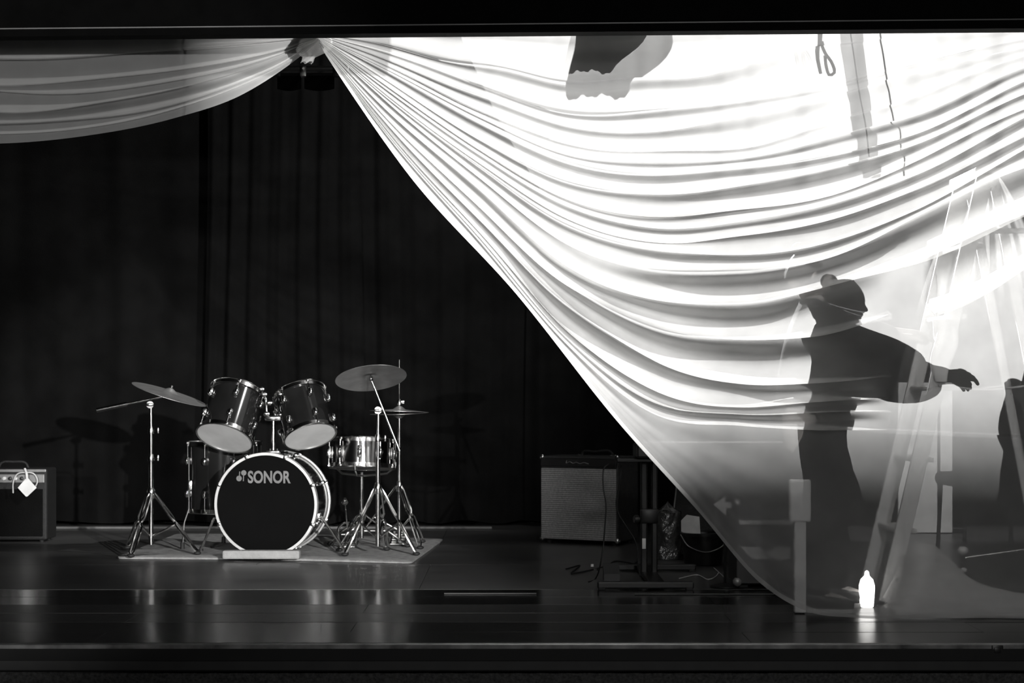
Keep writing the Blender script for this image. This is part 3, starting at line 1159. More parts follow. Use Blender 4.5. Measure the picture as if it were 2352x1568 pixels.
# hi-hat
YH = 10.75
hx = P(917, 0, YH).x
hh = thing('hi_hat_stand', (hx, YH, 0), 'chrome hi-hat stand with a tall pull rod and footboard', 'stand')
zc = P(0, 947, YH).z
MB().tube([(hx, YH, 0.05), (hx, YH, zc - 0.03)], 0.011, 12).build('tube', 'chrome', hh)
MB().tube([(hx, YH, zc - 0.05), (hx, YH, P(0, 826, YH).z)], 0.0035, 8).build('pull_rod', 'chrome', hh)
m = MB().lathe([(0, -0.02), (0.016, -0.02), (0.018, 0.0), (0.012, 0.02), (0, 0.02)], 12, Matrix.Translation((hx, YH, zc + 0.055)))
m.box((hx + 0.018, YH - 0.005, zc + 0.06), (0.024, 0.01, 0.02), bev=0.003)
m.build('clutch', 'chrome', hh)
tripod(hh, (hx, YH), P(0, 1116, YH).z, [(hx + 0.13, YH - 0.22), (hx - 0.26, YH - 0.05), (hx + 0.12, YH + 0.24)], 0.007)
fb = MB()
fbT = Matrix.Translation((hx - 0.01, YH + 0.13, 0.05)) @ Matrix.Rotation(0.22, 4, 'X')
fb.box((0, 0, 0), (0.09, 0.26, 0.010), fbT, bev=0.003)
for k in range(5):
    fb.box((0, -0.1 + 0.05 * k, 0.008), (0.075, 0.014, 0.006), fbT, bev=0.002)
fb.build('footboard', 'steel', hh)
cymbal('hi_hat_cymbal', (hx, YH, zc + 0.006), (0.03, 0.02, 1), 0.168, 'upper bronze hi-hat cymbal with a domed cup', h=0.12)
cymbal('hi_hat_cymbal', (hx, YH, zc - 0.006), (0.03, 0.02, -1), 0.166, 'lower bronze hi-hat cymbal facing down under its twin', h=0.09)
# bass drum pedal showing behind the drum
pd = thing('bass_pedal', (-0.93, 10.72, 0), 'chrome bass drum pedal behind the drum beside the snare stand', 'pedal')
pT = Matrix.Translation((-0.93, 10.68, 0))
m = MB()
m.tube(spline([(-0.045, 0, 0.03), (-0.045, 0, 0.13), (-0.02, 0, 0.15), (0.02, 0, 0.15), (0.045, 0, 0.13), (0.045, 0, 0.03)], 20), 0.007, 8, pT)
m.tube([(-0.05, 0, 0.033), (0.05, 0, 0.033)], 0.008, 8, pT)
m.build('frame', 'chrome', pd)
MB().box((0, 0, 0), (0.08, 0.28, 0.01), pT @ Matrix.Translation((0, 0.17, 0.055)) @ Matrix.Rotation(-0.2, 4, 'X'), bev=0.003).build('footboard', 'steel', pd)
m = MB().tube([(0, 0, 0.12), (-0.01, -0.03, 0.26)], 0.004, 8, pT)
m.sphere((-0.012, -0.035, 0.275), 0.026, 12, pT, (0.8, 1.2, 0.9))
m.build('beater', 'chrome', pd)
MB().box((0, 0.12, 0.020), (0.09, 0.34, 0.012), pT, bev=0.003).build('base_plate', 'steel', pd)

# rug and the foam strip that stops the drum
rp_ = [P(268, 1284, floorY(1284)), P(600, 1286, floorY(1286)), P(945, 1295, floorY(1295)), P(1018, 1241, floorY(1241)), P(700, 1232, floorY(1232)), P(402, 1230, floorY(1230))]
rb = MB()
nn = len(rp_)
top = [Vector((p.x, p.y, 0.011)) for p in rp_]
cen = sum((Vector(p) for p in top), Vector()) / nn
rows = []
bord = []
for i in range(nn):
    p_, q_, r_ = top[i - 1], top[i], top[(i + 1) % nn]
    a_ = q_ + (p_ - q_).normalized() * 0.05
    b_ = q_ + (r_ - q_).normalized() * 0.05
    for k in range(5):
        t = k / 4
        bord.append(a_ * (1 - t) ** 2 + q_ * 2 * t * (1 - t) + b_ * t * t)
    for k in range(1, 10):
        e_ = r_ + (q_ - r_).normalized() * 0.05
        bord.append(b_.lerp(e_, k / 10))
for s_, z in ((1.0, 0.002), (1.003, 0.007), (0.992, 0.011), (0.7, 0.0115), (0.35, 0.0115), (0.02, 0.0115)):
    rows.append([cen + (p - cen) * s_ + Vector((0, 0, z - 0.011 - 0.0 + (0.004 * abs(math.sin(i * 0.21)) if s_ > 0.98 and z > 0.005 else 0))) for i, p in enumerate(bord + [bord[0]])])
rb.grid(rows)
tag(rb.build('rug', 'rug', None, True, angle=60), 'pale grey rug spread under the drum kit', 'rug')
fs = MB()
c = P(602, 1274, 9.96)
fs.box((c.x, 9.94, 0.036), (0.405, 0.07, 0.046), bev=0.010)
tag(fs.build('foam_block', 'foam'), 'pale foam strip wedged in front of the bass drum', 'foam block')

# ------------------------------------------------------------------ amplifiers
# small one cut by the picture edge
ay = 11.2
a1x, aw, ah, ad = P(108, 0, ay).x, 0.46, 0.425, 0.24
ac = Vector((a1x - aw / 2, ay + ad / 2, 0))
am = thing('combo_amplifier', ac, 'small black combo amplifier with a white tag, half out of view', 'amplifier')
MB().box(ac + Vector((0, 0, ah / 2 + 0.012)), (aw, ad, ah), bev=0.014).build('cabinet', 'tolex', am)
MB().box(ac + Vector((0, -ad / 2 - 0.002, 0.175)), (aw - 0.05, 0.012, 0.28), bev=0.004).build('speaker_cloth', 'velour', am)
cp = MB().box(ac + Vector((0, -ad / 2 - 0.003, 0.378)), (aw - 0.03, 0.010, 0.05), bev=0.003).build('control_panel', 'panel', am)
MB().box(ac + Vector((0, -ad / 2 - 0.004, 0.424)), (aw - 0.01, 0.010, 0.018), bev=0.003).build('top_trim', 'panel', am)
for k in range(9):
    x = ac.x - aw / 2 + 0.04 + k * 0.034
    T = frame((x, ac.y - ad / 2 - 0.008, 0.378), (0, -1, 0))
    MB().lathe([(0, 0), (0.012, 0), (0.010, 0.012), (0.004, 0.014), (0, 0.014)], 14, T).build('knob', 'paper' if k % 2 else 'plastic', am)
hz = [P(15, 1090, ay - 0.02), P(0, 1074, ay - 0.0), P(20, 1063, ay + 0.02), P(38, 1070, ay + 0.05), P(40, 1078, ay + 0.06)]
MB().tube(spline([ac + Vector((-0.09, 0, 0.43)), ac + Vector((-0.075, 0, 0.462)), ac + Vector((0, 0, 0.472)), ac + Vector((0.075, 0, 0.462)), ac + Vector((0.09, 0, 0.43))], 16), 0.008, 8).build('handle', 'tolex', am)
for sx in (-1, 1):
    for sy in (-1, 1):
        MB().lathe([(0, 0), (0.014, 0), (0.016, 0.014), (0, 0.014)], 10, Matrix.Translation(ac + Vector((sx * (aw / 2 - 0.04), sy * (ad / 2 - 0.04), 0.0)))).build('foot', 'rubber', am)
lead = MB().tube(spline([P(30, 1132, ay - 0.035), P(31, 1105, ay - 0.04), P(40, 1088, ay - 0.04), P(58, 1085, ay - 0.04), P(78, 1088, ay - 0.04), P(86, 1104, ay - 0.035), P(80, 1120, ay - 0.03)], 26), 0.004, 6)
tag(lead.build('cable_loop', 'rope'), 'thin grey cable looped over the small amplifier panel', 'cable')
tg = thing('hang_tag', P(62, 1090, ay - 0.05), 'white diamond-shaped card tag hanging on the small amplifier', 'tag')
TT = frame(P(62, 1120, ay - 0.045), (0, -1, 0.06), (1, 0, 0))
s_ = ay / F_PX
MB().prism([(-21 * s_, 0), (-2 * s_, -20 * s_), (1 * s_, -20 * s_), (22 * s_, 0), (6 * s_, 18 * s_), (0, 25 * s_), (-6 * s_, 18 * s_)], 0.002, TT).build('card', 'paper', tg, False)
MB().tube(spline([P(62, 1100, ay - 0.047), P(61, 1088, ay - 0.05), P(57, 1076, ay - 0.03)], 10), [0.007] * 11, 6).build('ribbon', 'paper', tg)

# big amplifier with silver grille
bl = P(1241, 1246, floorY(1246))
brr = P(1419, 1254, floorY(1254))
bl.z = brr.z = 0
ux = (brr - bl).normalized()
uy = Vector((-ux.y, ux.x, 0))
W, H, D_ = (brr - bl).length, 0.515, 0.27
A2 = Matrix((ux, uy, Vector((0, 0, 1)))).transposed().to_4x4()
A2.translation = bl
bo = thing('bass_amplifier', bl + ux * W / 2 + uy * D_ / 2, 'tall black amplifier with a silver ribbed grille and metal corners', 'amplifier')
MB().box((W / 2, D_ / 2 + 0.005, 0.02 + (H - 0.02) / 2), (W, D_, H - 0.02), A2, bev=0.012).build('cabinet', mat('dark_vinyl_side', 0.045, 0.6, 0, 0.3, 40, 0.4, 240), bo)
MB().box((W / 2, -0.002, 0.235), (W - 0.02, 0.016, 0.415), A2, bev=0.004).build('grille', 'grille', bo)
MB().box((W / 2, -0.001, 0.478), (W - 0.012, 0.014, 0.05), A2, bev=0.004).build('control_panel', 'plastic', bo)
sq = MB().tube(spline([(W * 0.36, -0.012, 0.490), (W * 0.35, -0.012, 0.476), (W * 0.40, -0.012, 0.482), (W * 0.44, -0.012, 0.474), (W * 0.48, -0.012, 0.480), (W * 0.53, -0.012, 0.473), (W * 0.58, -0.012, 0.479), (W * 0.64, -0.012, 0.472)], 40), 0.0028, 6, A2)
sq.build('script_badge', 'steel', bo, label='small silver script badge')
MB().tube(spline([(W * 0.42, D_ * 0.4, H), (W * 0.44, D_ * 0.4, H + 0.018), (W * 0.6, D_ * 0.4, H + 0.024), (W * 0.82, D_ * 0.4, H + 0.018), (W * 0.84, D_ * 0.4, H)], 16), 0.007, 8, A2).build('handle', 'tolex', bo)
for hx_ in (0.42, 0.84):
    MB().box((W * hx_, D_ * 0.4, H + 0.004), (0.035, 0.025, 0.012), A2, bev=0.003).build('handle_cap', 'chrome', bo)
for cx in (0.008, W - 0.008):
    for cz in (0.028, H - 0.008):
        MB().sphere((cx, 0.012, cz), 0.018, 10, A2).build('corner', 'chrome', bo)
for cx in (0.04, W - 0.04):
    for cyy in (0.04, D_ - 0.04):
        MB().lathe([(0, 0), (0.016, 0), (0.018, 0.022), (0, 0.022)], 10, A2 @ Matrix.Translation((cx, cyy, 0))).build('foot', 'rubber', bo)

# ------------------------------------------------------------------ keyboard on a column stand, and the clutter round it
KY = 9.0
ks = thing('keyboard_stand', (P(1490, 0, KY).x, KY, 0), 'black two-column keyboard stand on long flat feet', 'stand')
for px, t in ((1479, 7.5), (1503, 7.0)):
    p = P(px, 0, KY)
    MB().box((p.x, KY, 0.29), (2 * t * KY / F_PX, 0.035, 0.54), bev=0.006).build('column', 'blackmetal', ks)
MB().box((P(1491, 0, KY).x, KY, 0.30), (0.085, 0.05, 0.07), bev=0.008).build('clamp_block', 'blackmetal', ks)
kk = MB().lathe([(0, 0), (0.02, 0), (0.022, 0.012), (0.016, 0.022), (0, 0.022)], 12, frame(P(1466, 1192, KY), (-1, -0.3, 0)))
kk.tube([P(1466, 1192, KY), P(1482, 1192, KY)], 0.006, 8)
kk.build('knob', 'plastic', ks)
MB().box(P(1479, 1248, KY - 0.022), (0.018, 0.006, 0.05), bev=0.002).build('sticker', 'paper', ks)
for y_, x0_, x1_ in ((floorY(1354), 1372, 1593), (floorY(1312), 1385, 1598)):
    a, b = P(x0_, 0, y_).x, P(x1_, 0, y_).x
    f = MB().box(((a + b) / 2, y_, 0.022), (b - a, 0.05, 0.03), bev=0.006)
    f.build('foot_bar', 'blackmetal', ks)
    for q in (a + 0.02, b - 0.02):
        MB().box((q, y_, 0.006), (0.03, 0.05, 0.012), bev=0.002).build('pad', 'rubber', ks)
MB().box((P(1491, 0, KY).x, (floorY(1354) + floorY(1312)) / 2, 0.022), (0.075, floorY(1312) - floorY(1354) - 0.04, 0.026), bev=0.005).build('spine', 'blackmetal', ks)
ka, kb = P(1400, 0, KY).x, P(1834, 0, KY).x
MB().box(((ka + kb) / 2, KY + 0.02, 0.567), (kb - ka - 0.06, 0.2, 0.018), bev=0.004).build('tray', 'blackmetal', ks)
kr = thing('keyboard', ((ka + kb) / 2, KY + 0.02, 0.576), 'black stage keyboard on the column stand, its back to the hall', 'keyboard')
MB().box(((ka + kb) / 2 + 0.06, KY + 0.02, 0.576 + 0.035), (kb - ka - 0.12, 0.26, 0.07), bev=0.012).build('case', 'plastic', kr)
MB().box(((ka + kb) / 2 + 0.06, KY + 0.08, 0.576 + 0.074), (kb - ka - 0.2, 0.13, 0.008), bev=0.002).build('white_keys', 'paper', kr)
for k in range(20):
    if k % 7 in (2, 6):
        continue
    MB().box(((ka + kb) / 2 + 0.06 - (kb - ka) * 0.36 + k * (kb - ka) * 0.72 / 19, KY + 0.055, 0.576 + 0.081), (0.012, 0.075, 0.01), bev=0.002).build('black_key', 'plastic', kr)


def cable(pts, label, r=0.0035, m='cable', n=40):
    tag(MB().tube(spline(pts, n), r, 6).build('cable', m), label, 'cable')


def fp(px, py, z=0.004):
    p = P(px, py, floorY(py))
    p.z = z
    return p


KC = KY - 0.14
cable([P(1398, 1066, KC + 0.1), P(1386, 1080, KC), P(1386, 1120, KC), P(1392, 1160, KC), P(1390, 1200, KC), P(1386, 1250, KC), P(1380, 1290, KC - 0.02), fp(1368, 1330), fp(1352, 1338)], 'black cable hanging from the keyboard end across the silver grille')
cable([P(1427, 1070, KC + 0.1), P(1426, 1085, KC), P(1420, 1130, KC), P(1416, 1150, KC), P(1418, 1172, KC), P(1436, 1205, KC), P(1460, 1245, KC), P(1466, 1290, KC), fp(1470, 1345, 0.045)], 'black cable hanging from the keyboard beside the stand column')
cable([fp(1300, 1308), fp(1330, 1300), fp(1318, 1318), fp(1350, 1312), fp(1395, 1300), fp(1420, 1290), fp(1450, 1294), fp(1466, 1282)], 'thin cable tangled on the floor in front of the silver amplifier')
cable([fp(1560, 1330), fp(1600, 1322), fp(1625, 1332), fp(1650, 1316), fp(1640, 1306), fp(1662, 1326)], 'tangled grey lead on the floor beside the black tub', m='rope', r=0.003)
# effect pedal box
pb = thing('effect_pedal', fp(1372, 1335, 0), 'black effect pedal on the floor beside the keyboard stand', 'pedal')
c = fp(1368, 1332, 0)
MB().prism([(-0.06, 0.002), (0.06, 0.002), (0.06, 0.075), (-0.06, 0.035)], 0.075, Matrix.Translation((c.x + 0.037, c.y, 0)) @ Matrix.Rotation(PI / 2, 4, 'Z') @ Matrix.Rotation(PI / 2, 4, 'X')).build('housing', 'plastic', pb, False)
MB().lathe([(0, 0), (0.010, 0), (0.010, 0.01), (0, 0.01)], 12, Matrix.Translation((c.x, c.y - 0.025, 0.047))).build('switch', 'chrome', pb)
MB().lathe([(0, 0), (0.008, 0), (0.007, 0.012), (0, 0.012)], 12, Matrix.Translation((c.x - 0.015, c.y + 0.03, 0.062))).build('knob', 'paper', pb)

# plastic-wrapped bag behind the columns
bgY = 10.1


def lump(name, c, sx, sy, h, m, seed, label, cat, top=0.75):
    w1, w2 = wob(seed), wob(seed + 3)
    rows = []
    for j in range(25):
        t = j / 24
        row = []
        for i in range(49):
            a = 2 * PI * i / 48
            k = (1 - t * (1 - top)) * (math.sin(PI * min(1, 0.06 + t * 0.5 + 0.44)) ** 0.35 if t > 0.85 else 1)
            if t > 0.9:
                k *= (1 - t) / 0.1 * 0.9 + 0.02
            k *= 1 + 0.08 * w1(a * 2 + t * 6) + 0.06 * w2(a * 5 - t * 11)
            row.append(Vector((c[0] + sx * k * math.copysign(abs(math.cos(a)) ** 0.7, math.cos(a)), c[1] + sy * k * math.copysign(abs(math.sin(a)) ** 0.7, math.sin(a)), 0.003 + h * t + 0.01 * w1(a + t))))
        row[-1] = row[0].copy()
        rows.append(row)
    for p in rows[0]:
        p.z = 0.003
    return tag(MB().grid(rows).build(name, m, None, True, angle=50), label, cat)


lump('plastic_bag', (P(1534, 0, bgY).x, bgY, 0), 0.085, 0.09, 0.30, 'bag', 11, 'crumpled grey plastic bag slumped behind the stand columns', 'bag')
# black tub
tbY = 9.75
tx = P(1615, 0, tbY).x
tub = thing('tub', (tx, tbY, 0), 'black plastic tub beside the hem of the white drape', 'tub')
MB().lathe([(0.0, 0.004), (0.092, 0.004), (0.098, 0.01), (0.112, 0.16), (0.106, 0.16), (0.094, 0.014), (0, 0.012)], 32, Matrix.Translation((tx, tbY, 0))).build('body', 'plastic', tub)
MB().lathe([(0.110, 0.150), (0.120, 0.150), (0.121, 0.166), (0.108, 0.168)], 32, Matrix.Translation((tx, tbY, 0)), True).build('rim', 'plastic', tub)
MB().tube(spline([(tx - 0.118, tbY - 0.03, 0.155), (tx - 0.08, tbY - 0.12, 0.10), (tx, tbY - 0.14, 0.075), (tx + 0.08, tbY - 0.12, 0.10), (tx + 0.118, tbY - 0.03, 0.155)], 20), 0.0035, 6).build('handle', 'steel', tub)
# sheet of card standing in the tub
cd = MB().prism([(-0.05, 0.0), (0.05, 0.0), (0.045, 0.09), (-0.02, 0.10), (-0.05, 0.07)], 0.003, frame((P(1588, 0, tbY).x, tbY + 0.03, 0.155), (0, -1, 0.15), (1, 0, 0)))
tag(cd.build('paper_sheet', 'paper', None, False), 'folded white paper sticking up out of the black tub', 'paper')
# guitar case leaning in the shade
gc = []
T = frame(P(1570, 1305, 9.95) * 1.0, (-0.1, -0.95, 0.25), (1, 0, 0))
gcr = thing('guitar_case', (P(1592, 0, 10.0).x, 10.35, 0), 'black guitar case leaning in the dark behind the tub', 'case')
cxx = P(1597, 0, 10.35).x
prof = []
for k in range(40):
    a = 2 * PI * k / 40
    z = 0.31 - 0.30 * math.cos(a)
    w = 0.15 * math.sin(a) * (1 + 0.28 * math.cos(2 * a + 0.5))
    prof.append((w, z))
GT = Matrix.Translation((cxx, 10.35, 0.0)) @ Matrix.Rotation(-0.12, 4, 'X') @ Matrix.Rotation(PI / 2, 4, 'X')
MB().prism(prof, 0.1, GT).build('shell', 'tolex', gcr, True, angle=30)
MB().tube([GT @ Vector((w * 1.01, z, 0.1)) for w, z in prof + [prof[0]]], 0.004, 6).build('piping', 'panel', gcr)
MB().box((cxx, 10.30, 0.3), (0.10, 0.03, 0.02), bev=0.006).build('handle', 'tolex', gcr)

# road case seen through the lower voile
rcY = 8.55
ra, rb2 = P(1690, 0, rcY).x, P(1832, 0, rcY).x
rc = thing('road_case', ((ra + rb2) / 2, rcY + 0.15, 0), 'dark road case with gap light painted as a pale edging seen through the lower drape', 'case')
cxm, wdt = (ra + rb2) / 2, rb2 - ra
MB().box((cxm, rcY + 0.15, 0.02 + 0.14), (wdt, 0.3, 0.28), bev=0.006).build('body', 'plastic', rc)
lid = MB().box((cxm, rcY + 0.15, 0.30 + 0.05), (wdt, 0.3, 0.09), bev=0.006).build('lid', 'plastic', rc)
for z in (0.30,):
    MB().box((cxm, rcY - 0.004, z), (wdt * 0.92, 0.012, 0.022), bev=0.003).build('light_bar', 'panel', rc)  # pale bar paints light falling through a gap
lab = MB()
lx0, lx1 = cxm - wdt * 0.42, cxm + wdt * 0.38
lab.prism([(lx0, 0.19), (lx0 + 0.05, 0.135), (lx1, 0.135), (lx1, 0.19), (cxm + 0.035, 0.19), (cxm + 0.018, 0.172), (cxm - 0.012, 0.172), (cxm - 0.03, 0.19)], 0.003, Matrix.Translation((0, rcY - 0.001, 0)) @ Matrix.Rotation(PI / 2, 4, 'X'))
lab.build('gap_light_plate', 'panel', rc, False, label='pale notched plate painted as light through a gap')  # pale plate paints light falling through a lower gap
for sx in (-1, 1):
    for z in (0.03, 0.385):
        MB().sphere((cxm + sx * (wdt / 2 - 0.008), rcY + 0.01, z), 0.022, 10).build('corner', 'panel', rc)
for sx in (-1, 1):
    MB().box((cxm + sx * (wdt / 2 - 0.04), rcY + 0.15, 0.011), (0.04, 0.24, 0.02), bev=0.003).build('skid', 'rubber', rc)
# added arrow plate on a post; its pale colour paints a patch of light
arY = 8.6
ar = thing('light_arrow', (P(1662, 0, arY).x, arY, 0), 'added pale arrow shape painted as a patch of light behind the lower drape', 'light patch')
AT = frame(P(1660, 1160, arY), (0, -1, 0), (1, 0, 0))
q = arY / F_PX
MB().prism([(-22 * q, 2 * q), (6 * q, 20 * q), (6 * q, 8 * q), (20 * q, 8 * q), (20 * q, -6 * q), (8 * q, -6 * q), (8 * q, -24 * q)], 0.006, AT).build('light_arrow_plate', 'panel', ar, False)
MB().tube([(P(1666, 0, arY).x, arY + 0.012, P(0, 1165, arY).z), (P(1666, 0, arY).x, arY + 0.012, 0.02)], 0.006, 8).build('post', 'blackmetal', ar)
MB().lathe([(0, 0.002), (0.07, 0.002), (0.07, 0.008), (0.012, 0.02), (0, 0.02)], 20, Matrix.Translation((P(1666, 0, arY).x, arY + 0.012, 0))).build('base', 'blackmetal', ar)

# ------------------------------------------------------------------ stepladder
lad = thing('stepladder', (P(2250, 0, 8.18).x, 8.18, 0), 'pale wooden stepladder standing behind the drape', 'ladder')
LY0, LY1 = 7.96, 8.41
apx = P(2266, 398, LY0)


def bar(p, q, w, d, name, m='ladder', parent=lad):
    p, q = Vector(p), Vector(q)
    T = frame(p, q - p, (1, 0, 0))
    L = (q - p).length
    return MB().box((0, 0, L / 2), (w, d, L), T, bev=0.004).build(name, m, parent)


f0 = P(2036, 1386, LY0)
f0.z = 0.004
for yy_ in (LY0, LY1):
    bar((f0.x, yy_, 0.004), (apx.x, yy_ + (0.02 if yy_ == LY0 else -0.02), apx.z), 0.068, 0.024, 'front_rail')
    bar((apx.x * 2 - f0.x - 0.05, yy_, 0.004), (apx.x + 0.03, yy_ + (0.02 if yy_ == LY0 else -0.02), apx.z), 0.04, 0.022, 'rear_rail')
for k in range(1, 6):
    t = k / 6
    x = f0.x + (apx.x - f0.x) * t
    z = apx.z * t
    MB().box((x + 0.02, (LY0 + LY1) / 2, z), (0.085, LY1 - LY0 - 0.03, 0.02), bev=0.004).build('step', 'ladder', lad)
MB().box((apx.x + 0.02, (LY0 + LY1) / 2, apx.z + 0.012), (0.14, LY1 - LY0 + 0.03, 0.025), bev=0.005).build('top_cap', 'ladder', lad)
zt = P(0, 531, LY0).z
MB().box((apx.x + 0.13, LY0 - 0.02, zt), (0.36, 0.014, 0.022), bev=0.003).build('cross_bar', 'ladder', lad)
for yy_ in (LY0, LY1):
    zz = P(0, 884, LY0).z
    tt = zz / apx.z
    xa = f0.x + (apx.x - f0.x) * tt
    xb = apx.x * 2 - f0.x - 0.05 - (apx.x - 0.08 - f0.x) * tt
    MB().tube(spline([(xa, yy_ - 0.016, zz), ((xa + xb) / 2, yy_ - 0.016, zz - 0.02), (xb, yy_ - 0.016, zz)], 14), 0.0045, 6).build('spreader_rope', 'rope', lad)
MB().lathe([(0, 0), (0.008, 0), (0.008, 0.006), (0, 0.006)], 10, frame(P(2058, 1331, LY0) + Vector((0.0, -0.006, 0)), (0, -1, 0))).build('bolt', 'blackmetal', lad)
# folded cloth tied on the ladder
lump2 = MB()
c0 = P(2165, 745, LY0 - 0.02)
rows = []
for j in range(16):
    t = j / 15
    row = []
    for i in range(33):
        a = 2 * PI * i / 32
        k = (0.028 + 0.018 * math.sin(PI * t)) * (1 + 0.2 * math.sin(3 * a + 5 * t))
        row.append(c0 + Vector((k * math.cos(a) * (1.3 - 0.5 * t) + 0.01 * math.sin(6 * t), k * 0.8 * math.sin(a), 0.02 - 0.26 * t)))
    rows.append(row)
lump2.grid(rows)
tag(lump2.build('tied_cloth', 'cloth', None, True, angle=180), 'white cloth strip tied round the ladder rail', 'cloth')

# white scenery flat at the back
flY = 11.9
fa, fb_ = P(2062, 0, flY).x, P(2152, 0, flY).x
fr = thing('scenery_flat', ((fa + fb_) / 2, flY, 0), 'plain white scenery flat standing near the black back curtain', 'scenery')
ztop = P(0, 880, flY).z
MB().box(((fa + fb_) / 2, flY, ztop / 2 + 0.005), (fb_ - fa, 0.03, ztop), bev=0.004).build('panel', 'white', fr)
pa, pb_ = P(2158, 0, flY).x, P(2186, 0, flY).x
MB().box(((pa + pb_) / 2, flY, ztop / 2 + 0.005), (pb_ - pa, 0.045, ztop), bev=0.004).build('stile', 'white', fr)
MB().box(((fb_ + pa) / 2, flY + 0.01, ztop / 2), (pa - fb_ + 0.004, 0.012, ztop - 0.02)).build('groove_board', 'plastic', fr)
MB().box(((fa + pb_) / 2, flY + 0.13, 0.02), (0.5, 0.24, 0.03), bev=0.004).build('foot_board', 'blackmetal', fr)

# dark padded chairs at the far side


def chair(cx, cy, rz, label):
    r = thing('padded_chair', (cx, cy, 0), label, 'chair', 'dark padded chairs behind the ladder')
    T = Matrix.Translation((cx, cy, 0)) @ Matrix.Rotation(rz, 4, 'Z')
    MB().box((0, 0, 0.44), (0.44, 0.42, 0.07), T, bev=0.03).build('seat', 'blackcloth', r)
    pr = []
    for k in range(25):
        a = PI * k / 24
        pr.append((0.21 * math.cos(a), 0.62 + 0.20 * math.sin(a) ** 0.6))
    pr = [(0.20, 0.5)] + pr + [(-0.20, 0.5)]
    MB().prism(pr, 0.05, T @ Matrix.Translation((0, 0.23, 0)) @ Matrix.Rotation(PI / 2, 4, 'X')).build('backrest', 'blackcloth', r)
    for sx in (-1, 1):
        MB().tube([(sx * 0.19, -0.17, 0.41), (sx * 0.20, -0.20, 0.0)], 0.011, 8, T).build('leg', 'blackmetal', r)
        MB().tube([(sx * 0.19, 0.19, 0.62), (sx * 0.19, 0.19, 0.41), (sx * 0.20, 0.23, 0.0)], 0.011, 8, T).build('leg', 'blackmetal', r)
    return r


chair(P(2285, 0, 9.6).x, 9.75, PI + 0.1, 'dark padded chair with a rounded back behind the ladder ropes')
chair(P(2520, 0, 9.0).x, 9.0, PI - 0.15, 'dark padded chair cut by the picture edge')
# low microphone stand on the floor
ms = thing('microphone_stand', fp(2230, 1318, 0), 'low black microphone stand with splayed legs on the floor behind the drape', 'stand')
c = fp(2212, 1335, 0)
MB().tube([(c.x, c.y, 0.03), (c.x, c.y, 0.13)], 0.011, 10).build('column', 'blackmetal', ms)
MB().sphere((c.x, c.y, 0.145), 0.026, 14, None, (1, 1, 0.8)).build('cap', 'paper', ms)
for a in (0.25, 2.4, 4.4):
    MB().tube([(c.x, c.y, 0.05), (c.x + 0.26 * math.cos(a), c.y + 0.26 * math.sin(a), 0.008)], 0.007, 8).build('leg', 'steel', ms)
MB().tube([(c.x, c.y, 0.11), (c.x + 0.32, c.y - 0.05, 0.16)], 0.006, 8).build('boom', 'steel', ms)
MB().sphere((c.x, c.y - 0.02, 0.055), 0.014, 10).build('lock_knob', 'paper', ms)
# stack of dark tape rolls
for k in range(2):
    p = fp(2076, 1322, 0)
    z0 = 0.0015 + 0.036 * k
    t = MB().lathe([(0.034, z0), (0.046, z0), (0.047, z0 + 0.003), (0.047, z0 + 0.031), (0.046, z0 + 0.034), (0.034, z0 + 0.034)], 28, Matrix.Translation((p.x + 0.004 * k, p.y, 0)), True)
    tag(t.build('tape_roll', 'rubber' if k == 0 else 'tolex'), 'black tape roll lying on the floor under another roll' if k == 0 else 'black tape roll on top of another beside the ladder foot', 'tape')
# white bottle at the hem, its strong light added as glow
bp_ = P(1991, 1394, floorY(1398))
bt = thing('glow_bottle', (P(1991, 0, 7.80).x, 7.80, 0), 'small white bottle with added glow standing at the drape hem', 'lamp')
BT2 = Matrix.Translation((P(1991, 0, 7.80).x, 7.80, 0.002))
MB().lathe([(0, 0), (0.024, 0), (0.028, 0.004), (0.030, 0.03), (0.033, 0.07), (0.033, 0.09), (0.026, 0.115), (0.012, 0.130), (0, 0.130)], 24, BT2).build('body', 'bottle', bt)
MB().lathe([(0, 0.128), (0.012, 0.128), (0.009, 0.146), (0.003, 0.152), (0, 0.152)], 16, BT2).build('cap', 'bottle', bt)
# pale post with a square bracket
wp = thing('wooden_post', (P(1838, 0, 7.58).x, 7.59, 0), 'pale upright post with a square head beside the dark-clothed person', 'post')
wx_ = P(1838, 0, 7.58).x
MB().box((wx_, 7.59, 0.27), (0.046, 0.04, 0.53), bev=0.004).build('shaft', 'white', wp)
MB().box((wx_ + 0.0, 7.59, 0.455), (0.082, 0.06, 0.17), bev=0.008).build('head_block', 'white', wp)
# strip of tape / metal seam on the floor
for k, (a, b, y_) in enumerate(((1458, 1800, 1366), (1020, 1232, 1364))):
    Yq = floorY(y_)
    s0, s1 = P(a, 0, Yq).x, P(b, 0, Yq).x
    t = MB().box(((s0 + s1) / 2, Yq, 0.0035), (s1 - s0, 0.022, 0.004), bev=0.0012)
    tag(t.build('floor_strip', 'floor_trim'), 'thin metal strip on the floor in front of the keyboard stand' if k == 0 else 'thin metal strip on the open floor between rug and keyboard stand', 'strip')

Yq = floorY(1214)
t = MB().box(((P(60, 0, Yq).x + P(1130, 0, Yq).x) / 2, Yq, 0.008), (P(1130, 0, Yq).x - P(60, 0, Yq).x, 0.05, 0.014), bev=0.003)
tag(t.build('floor_batten', mat('pale_batten', 0.12, 0.7)), 'thin pale batten lying along the foot of the black curtains', 'batten')

# ------------------------------------------------------------------ the person
PY = 7.73


def J(px, py, dy=0.0):
    p = P(1832 + 58 * max(0.0, min(1.0, (py - 1000) / 300.0)) + (px - 1905) * 1.08, 1396 - (1390 - py) * 1.12, PY)
    p.y += dy
    return p


